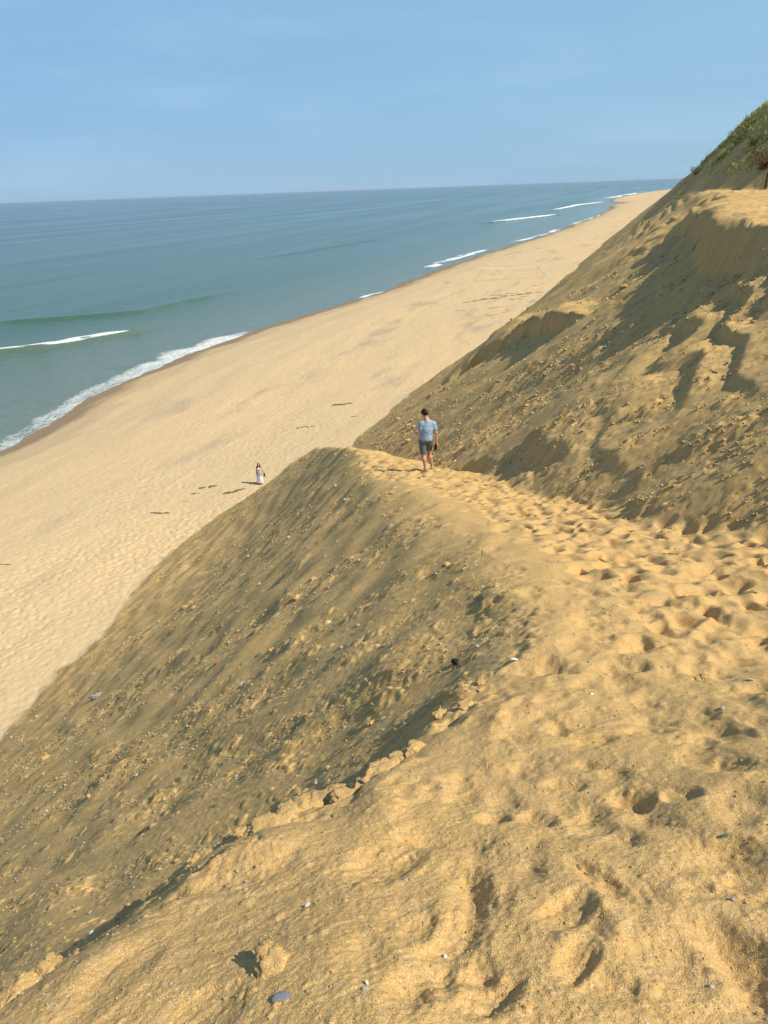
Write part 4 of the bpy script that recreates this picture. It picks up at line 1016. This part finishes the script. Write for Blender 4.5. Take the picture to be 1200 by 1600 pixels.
for i, (uu, vv, s_, lb) in enumerate(((78, 7.6, 1.3, 'low green bush in the grass on the bluff, nearest the rusty shrub'), (84, 3.6, 1.1, 'dark green bush at the lower corner of the grassy brow'), (82, 6.6, 1.4, 'round green bush halfway up the grassy brow'), (79, 10.4, 1.6, 'green bush highest on the grassy brow'))):
    x, y = to_xy(uu, vv); shrub(x, y, s_ * .7, lb, 30 + i, M_GREENBUSH, 1200)
px_, py_ = 28.05, 57.2; pz_ = float(ground([(px_, py_)])[0][0])
V, F = nets([C_((0, 0, -.3), (.02, 0, .55), .075, .07, .02), C_((.02, 0, .55), (.03, .01, 1.02), .07, .06, .02), C_((.03, .01, 1.02), (.05, .0, 1.10), .05, .03, .02)], .018)
tag(link('post', mesh_np('post', V, F, simple_mat('weathered_post', rgb(.075, .05, .035), .9, scale=12.)), loc=(px_, py_, pz_)), 'dark weathered post standing at the end of the path on the sandy mound', 'post')
for i, (x, y, h_, lb) in enumerate(((1.17, 7.87, .16, 'sparse green grass sprig on the lip of the ridge'), (.93, 6.93, .11, 'low green sprig just down the slope from the taller grass sprig'), (1.02, 6.3, .08, 'tiny grass sprig nearest the dark notch in the ridge'))):
    z = float(ground([(x, y)])[0][0]); o = blades('grass_sprig', np.array([(0., 0.)]), np.array([0.]), np.array([h_]), .012, M_GRASS, 9, .8, 90 + i); o.location = (x, y, z); tag(o, lb, 'grass')

# ------------------------------------------------------------------ sea air
hv = np.array([(x, y, z) for x in (-70000., 70000.) for y in (-70000., 70000.) for z in (-14., 34.)])
hz = link('haze', mesh_np('haze', hv, np.array([(0, 1, 3, 2), (4, 6, 7, 5), (0, 4, 5, 1), (2, 3, 7, 6), (0, 2, 6, 4), (1, 5, 7, 3)]), None, False)); hz['kind'] = 'stuff'
hm = bpy.data.materials.new('haze'); hm.use_nodes = True; hm.node_tree.nodes.clear()
ho = hm.node_tree.nodes.new('ShaderNodeOutputMaterial'); hp_ = hm.node_tree.nodes.new('ShaderNodeVolumePrincipled')
hp_.inputs['Color'].default_value = (.76, .87, 1., 1); hp_.inputs['Density'].default_value = 1.8e-5; hp_.inputs['Anisotropy'].default_value = .2
hm.node_tree.links.new(hp_.outputs[0], ho.inputs['Volume']); hz.data.materials.append(hm)

# ------------------------------------------------------------------ camera, sun, sky
cd = bpy.data.cameras.new('camera'); cam = bpy.data.objects.new('camera', cd); COL.objects.link(cam)
cd.sensor_fit = 'VERTICAL'; cd.sensor_height = 36.; cd.lens = 36. * 1155. / 1600.
cd.clip_start = .05; cd.clip_end = 200000.
Pt, Ro = R(23.6), R(2.13)
fw = Vector((0, math.cos(Pt), -math.sin(Pt))); r0 = Vector((1, 0, 0)); u0 = Vector((0, math.sin(Pt), math.cos(Pt)))
rt = r0 * math.cos(Ro) - u0 * math.sin(Ro); up = u0 * math.cos(Ro) + r0 * math.sin(Ro)
cam.matrix_world = Matrix(((rt.x, up.x, -fw.x, 0), (rt.y, up.y, -fw.y, 0), (rt.z, up.z, -fw.z, 20.), (0, 0, 0, 1)))
SC.camera = cam

SUN_EL, SUN_AZ = R(46.8), R(112)
sd = Vector((math.sin(SUN_AZ) * math.cos(SUN_EL), math.cos(SUN_AZ) * math.cos(SUN_EL), math.sin(SUN_EL)))
ld = bpy.data.lights.new('sun', 'SUN'); ld.energy = 4.7; ld.angle = R(.5); ld.color = (1., .915, .76)
lo = bpy.data.objects.new('sun', ld); COL.objects.link(lo); lo.rotation_euler = sd.to_track_quat('Z', 'Y').to_euler(); lo.location = (60, -30, 80)

w = bpy.data.worlds.new('World'); SC.world = w; w.use_nodes = True
wt = w.node_tree; bg = wt.nodes['Background']
sky = wt.nodes.new('ShaderNodeTexSky'); sky.sky_type = 'NISHITA'; sky.sun_disc = False
sky.sun_elevation = SUN_EL; sky.sun_rotation = SUN_AZ; sky.altitude = 20; sky.air_density = 1.0; sky.dust_density = .15; sky.ozone_density = 2.0
# a thin veil of high cloud over the low sky
geo = wt.nodes.new('ShaderNodeTexCoord'); sep = wt.nodes.new('ShaderNodeSeparateXYZ'); wt.links.new(geo.outputs['Generated'], sep.inputs[0])
def wramp(src, a, b, c, d):
    n = wt.nodes.new('ShaderNodeMapRange'); wt.links.new(src, n.inputs[0])
    for k, q in enumerate((a, b, c, d)): n.inputs[k + 1].default_value = q
    return n.outputs[0]
def wmix(f, a, b):
    n = wt.nodes.new('ShaderNodeMix'); n.data_type = 'RGBA'
    for sck, q in ((n.inputs[0], f), (n.inputs[6], a), (n.inputs[7], b)):
        if isinstance(q, bpy.types.NodeSocket): wt.links.new(q, sck)
        else: sck.default_value = q
    return n.outputs[2]
mp = wt.nodes.new('ShaderNodeMapping'); wt.links.new(geo.outputs['Generated'], mp.inputs[0]); mp.inputs['Scale'].default_value = (1.6, 1.6, 9.); mp.inputs['Rotation'].default_value = (.12, -.10, .3)
cn = wt.nodes.new('ShaderNodeTexNoise'); wt.links.new(mp.outputs[0], cn.inputs['Vector']); cn.inputs['Scale'].default_value = 2.2; cn.inputs['Detail'].default_value = 6; cn.inputs['Roughness'].default_value = .55; cn.inputs['Distortion'].default_value = .4
veil = wmix(wramp(sep.outputs[0], -.5, .5, 0, 1), (1.62, 3.1, 4.95, 1), (2.0, 3.55, 4.95, 1))
veil = wmix(wramp(sep.outputs[2], -.02, .09, .55, 0), veil, (1.75, 3.15, 4.75, 1))
veil = wmix(wramp(cn.outputs[0], .46, .74, 0, .5), veil, (2.5, 4.0, 5.6, 1))
wt.links.new(wmix(wramp(sep.outputs[2], .15, .6, .9, .15), sky.outputs[0], veil), bg.inputs[0]); bg.inputs[1].default_value = .12
SC.view_settings.view_transform = 'Standard'; SC.view_settings.look = 'None'
SC.view_settings.exposure = .3; SC.view_settings.gamma = 1
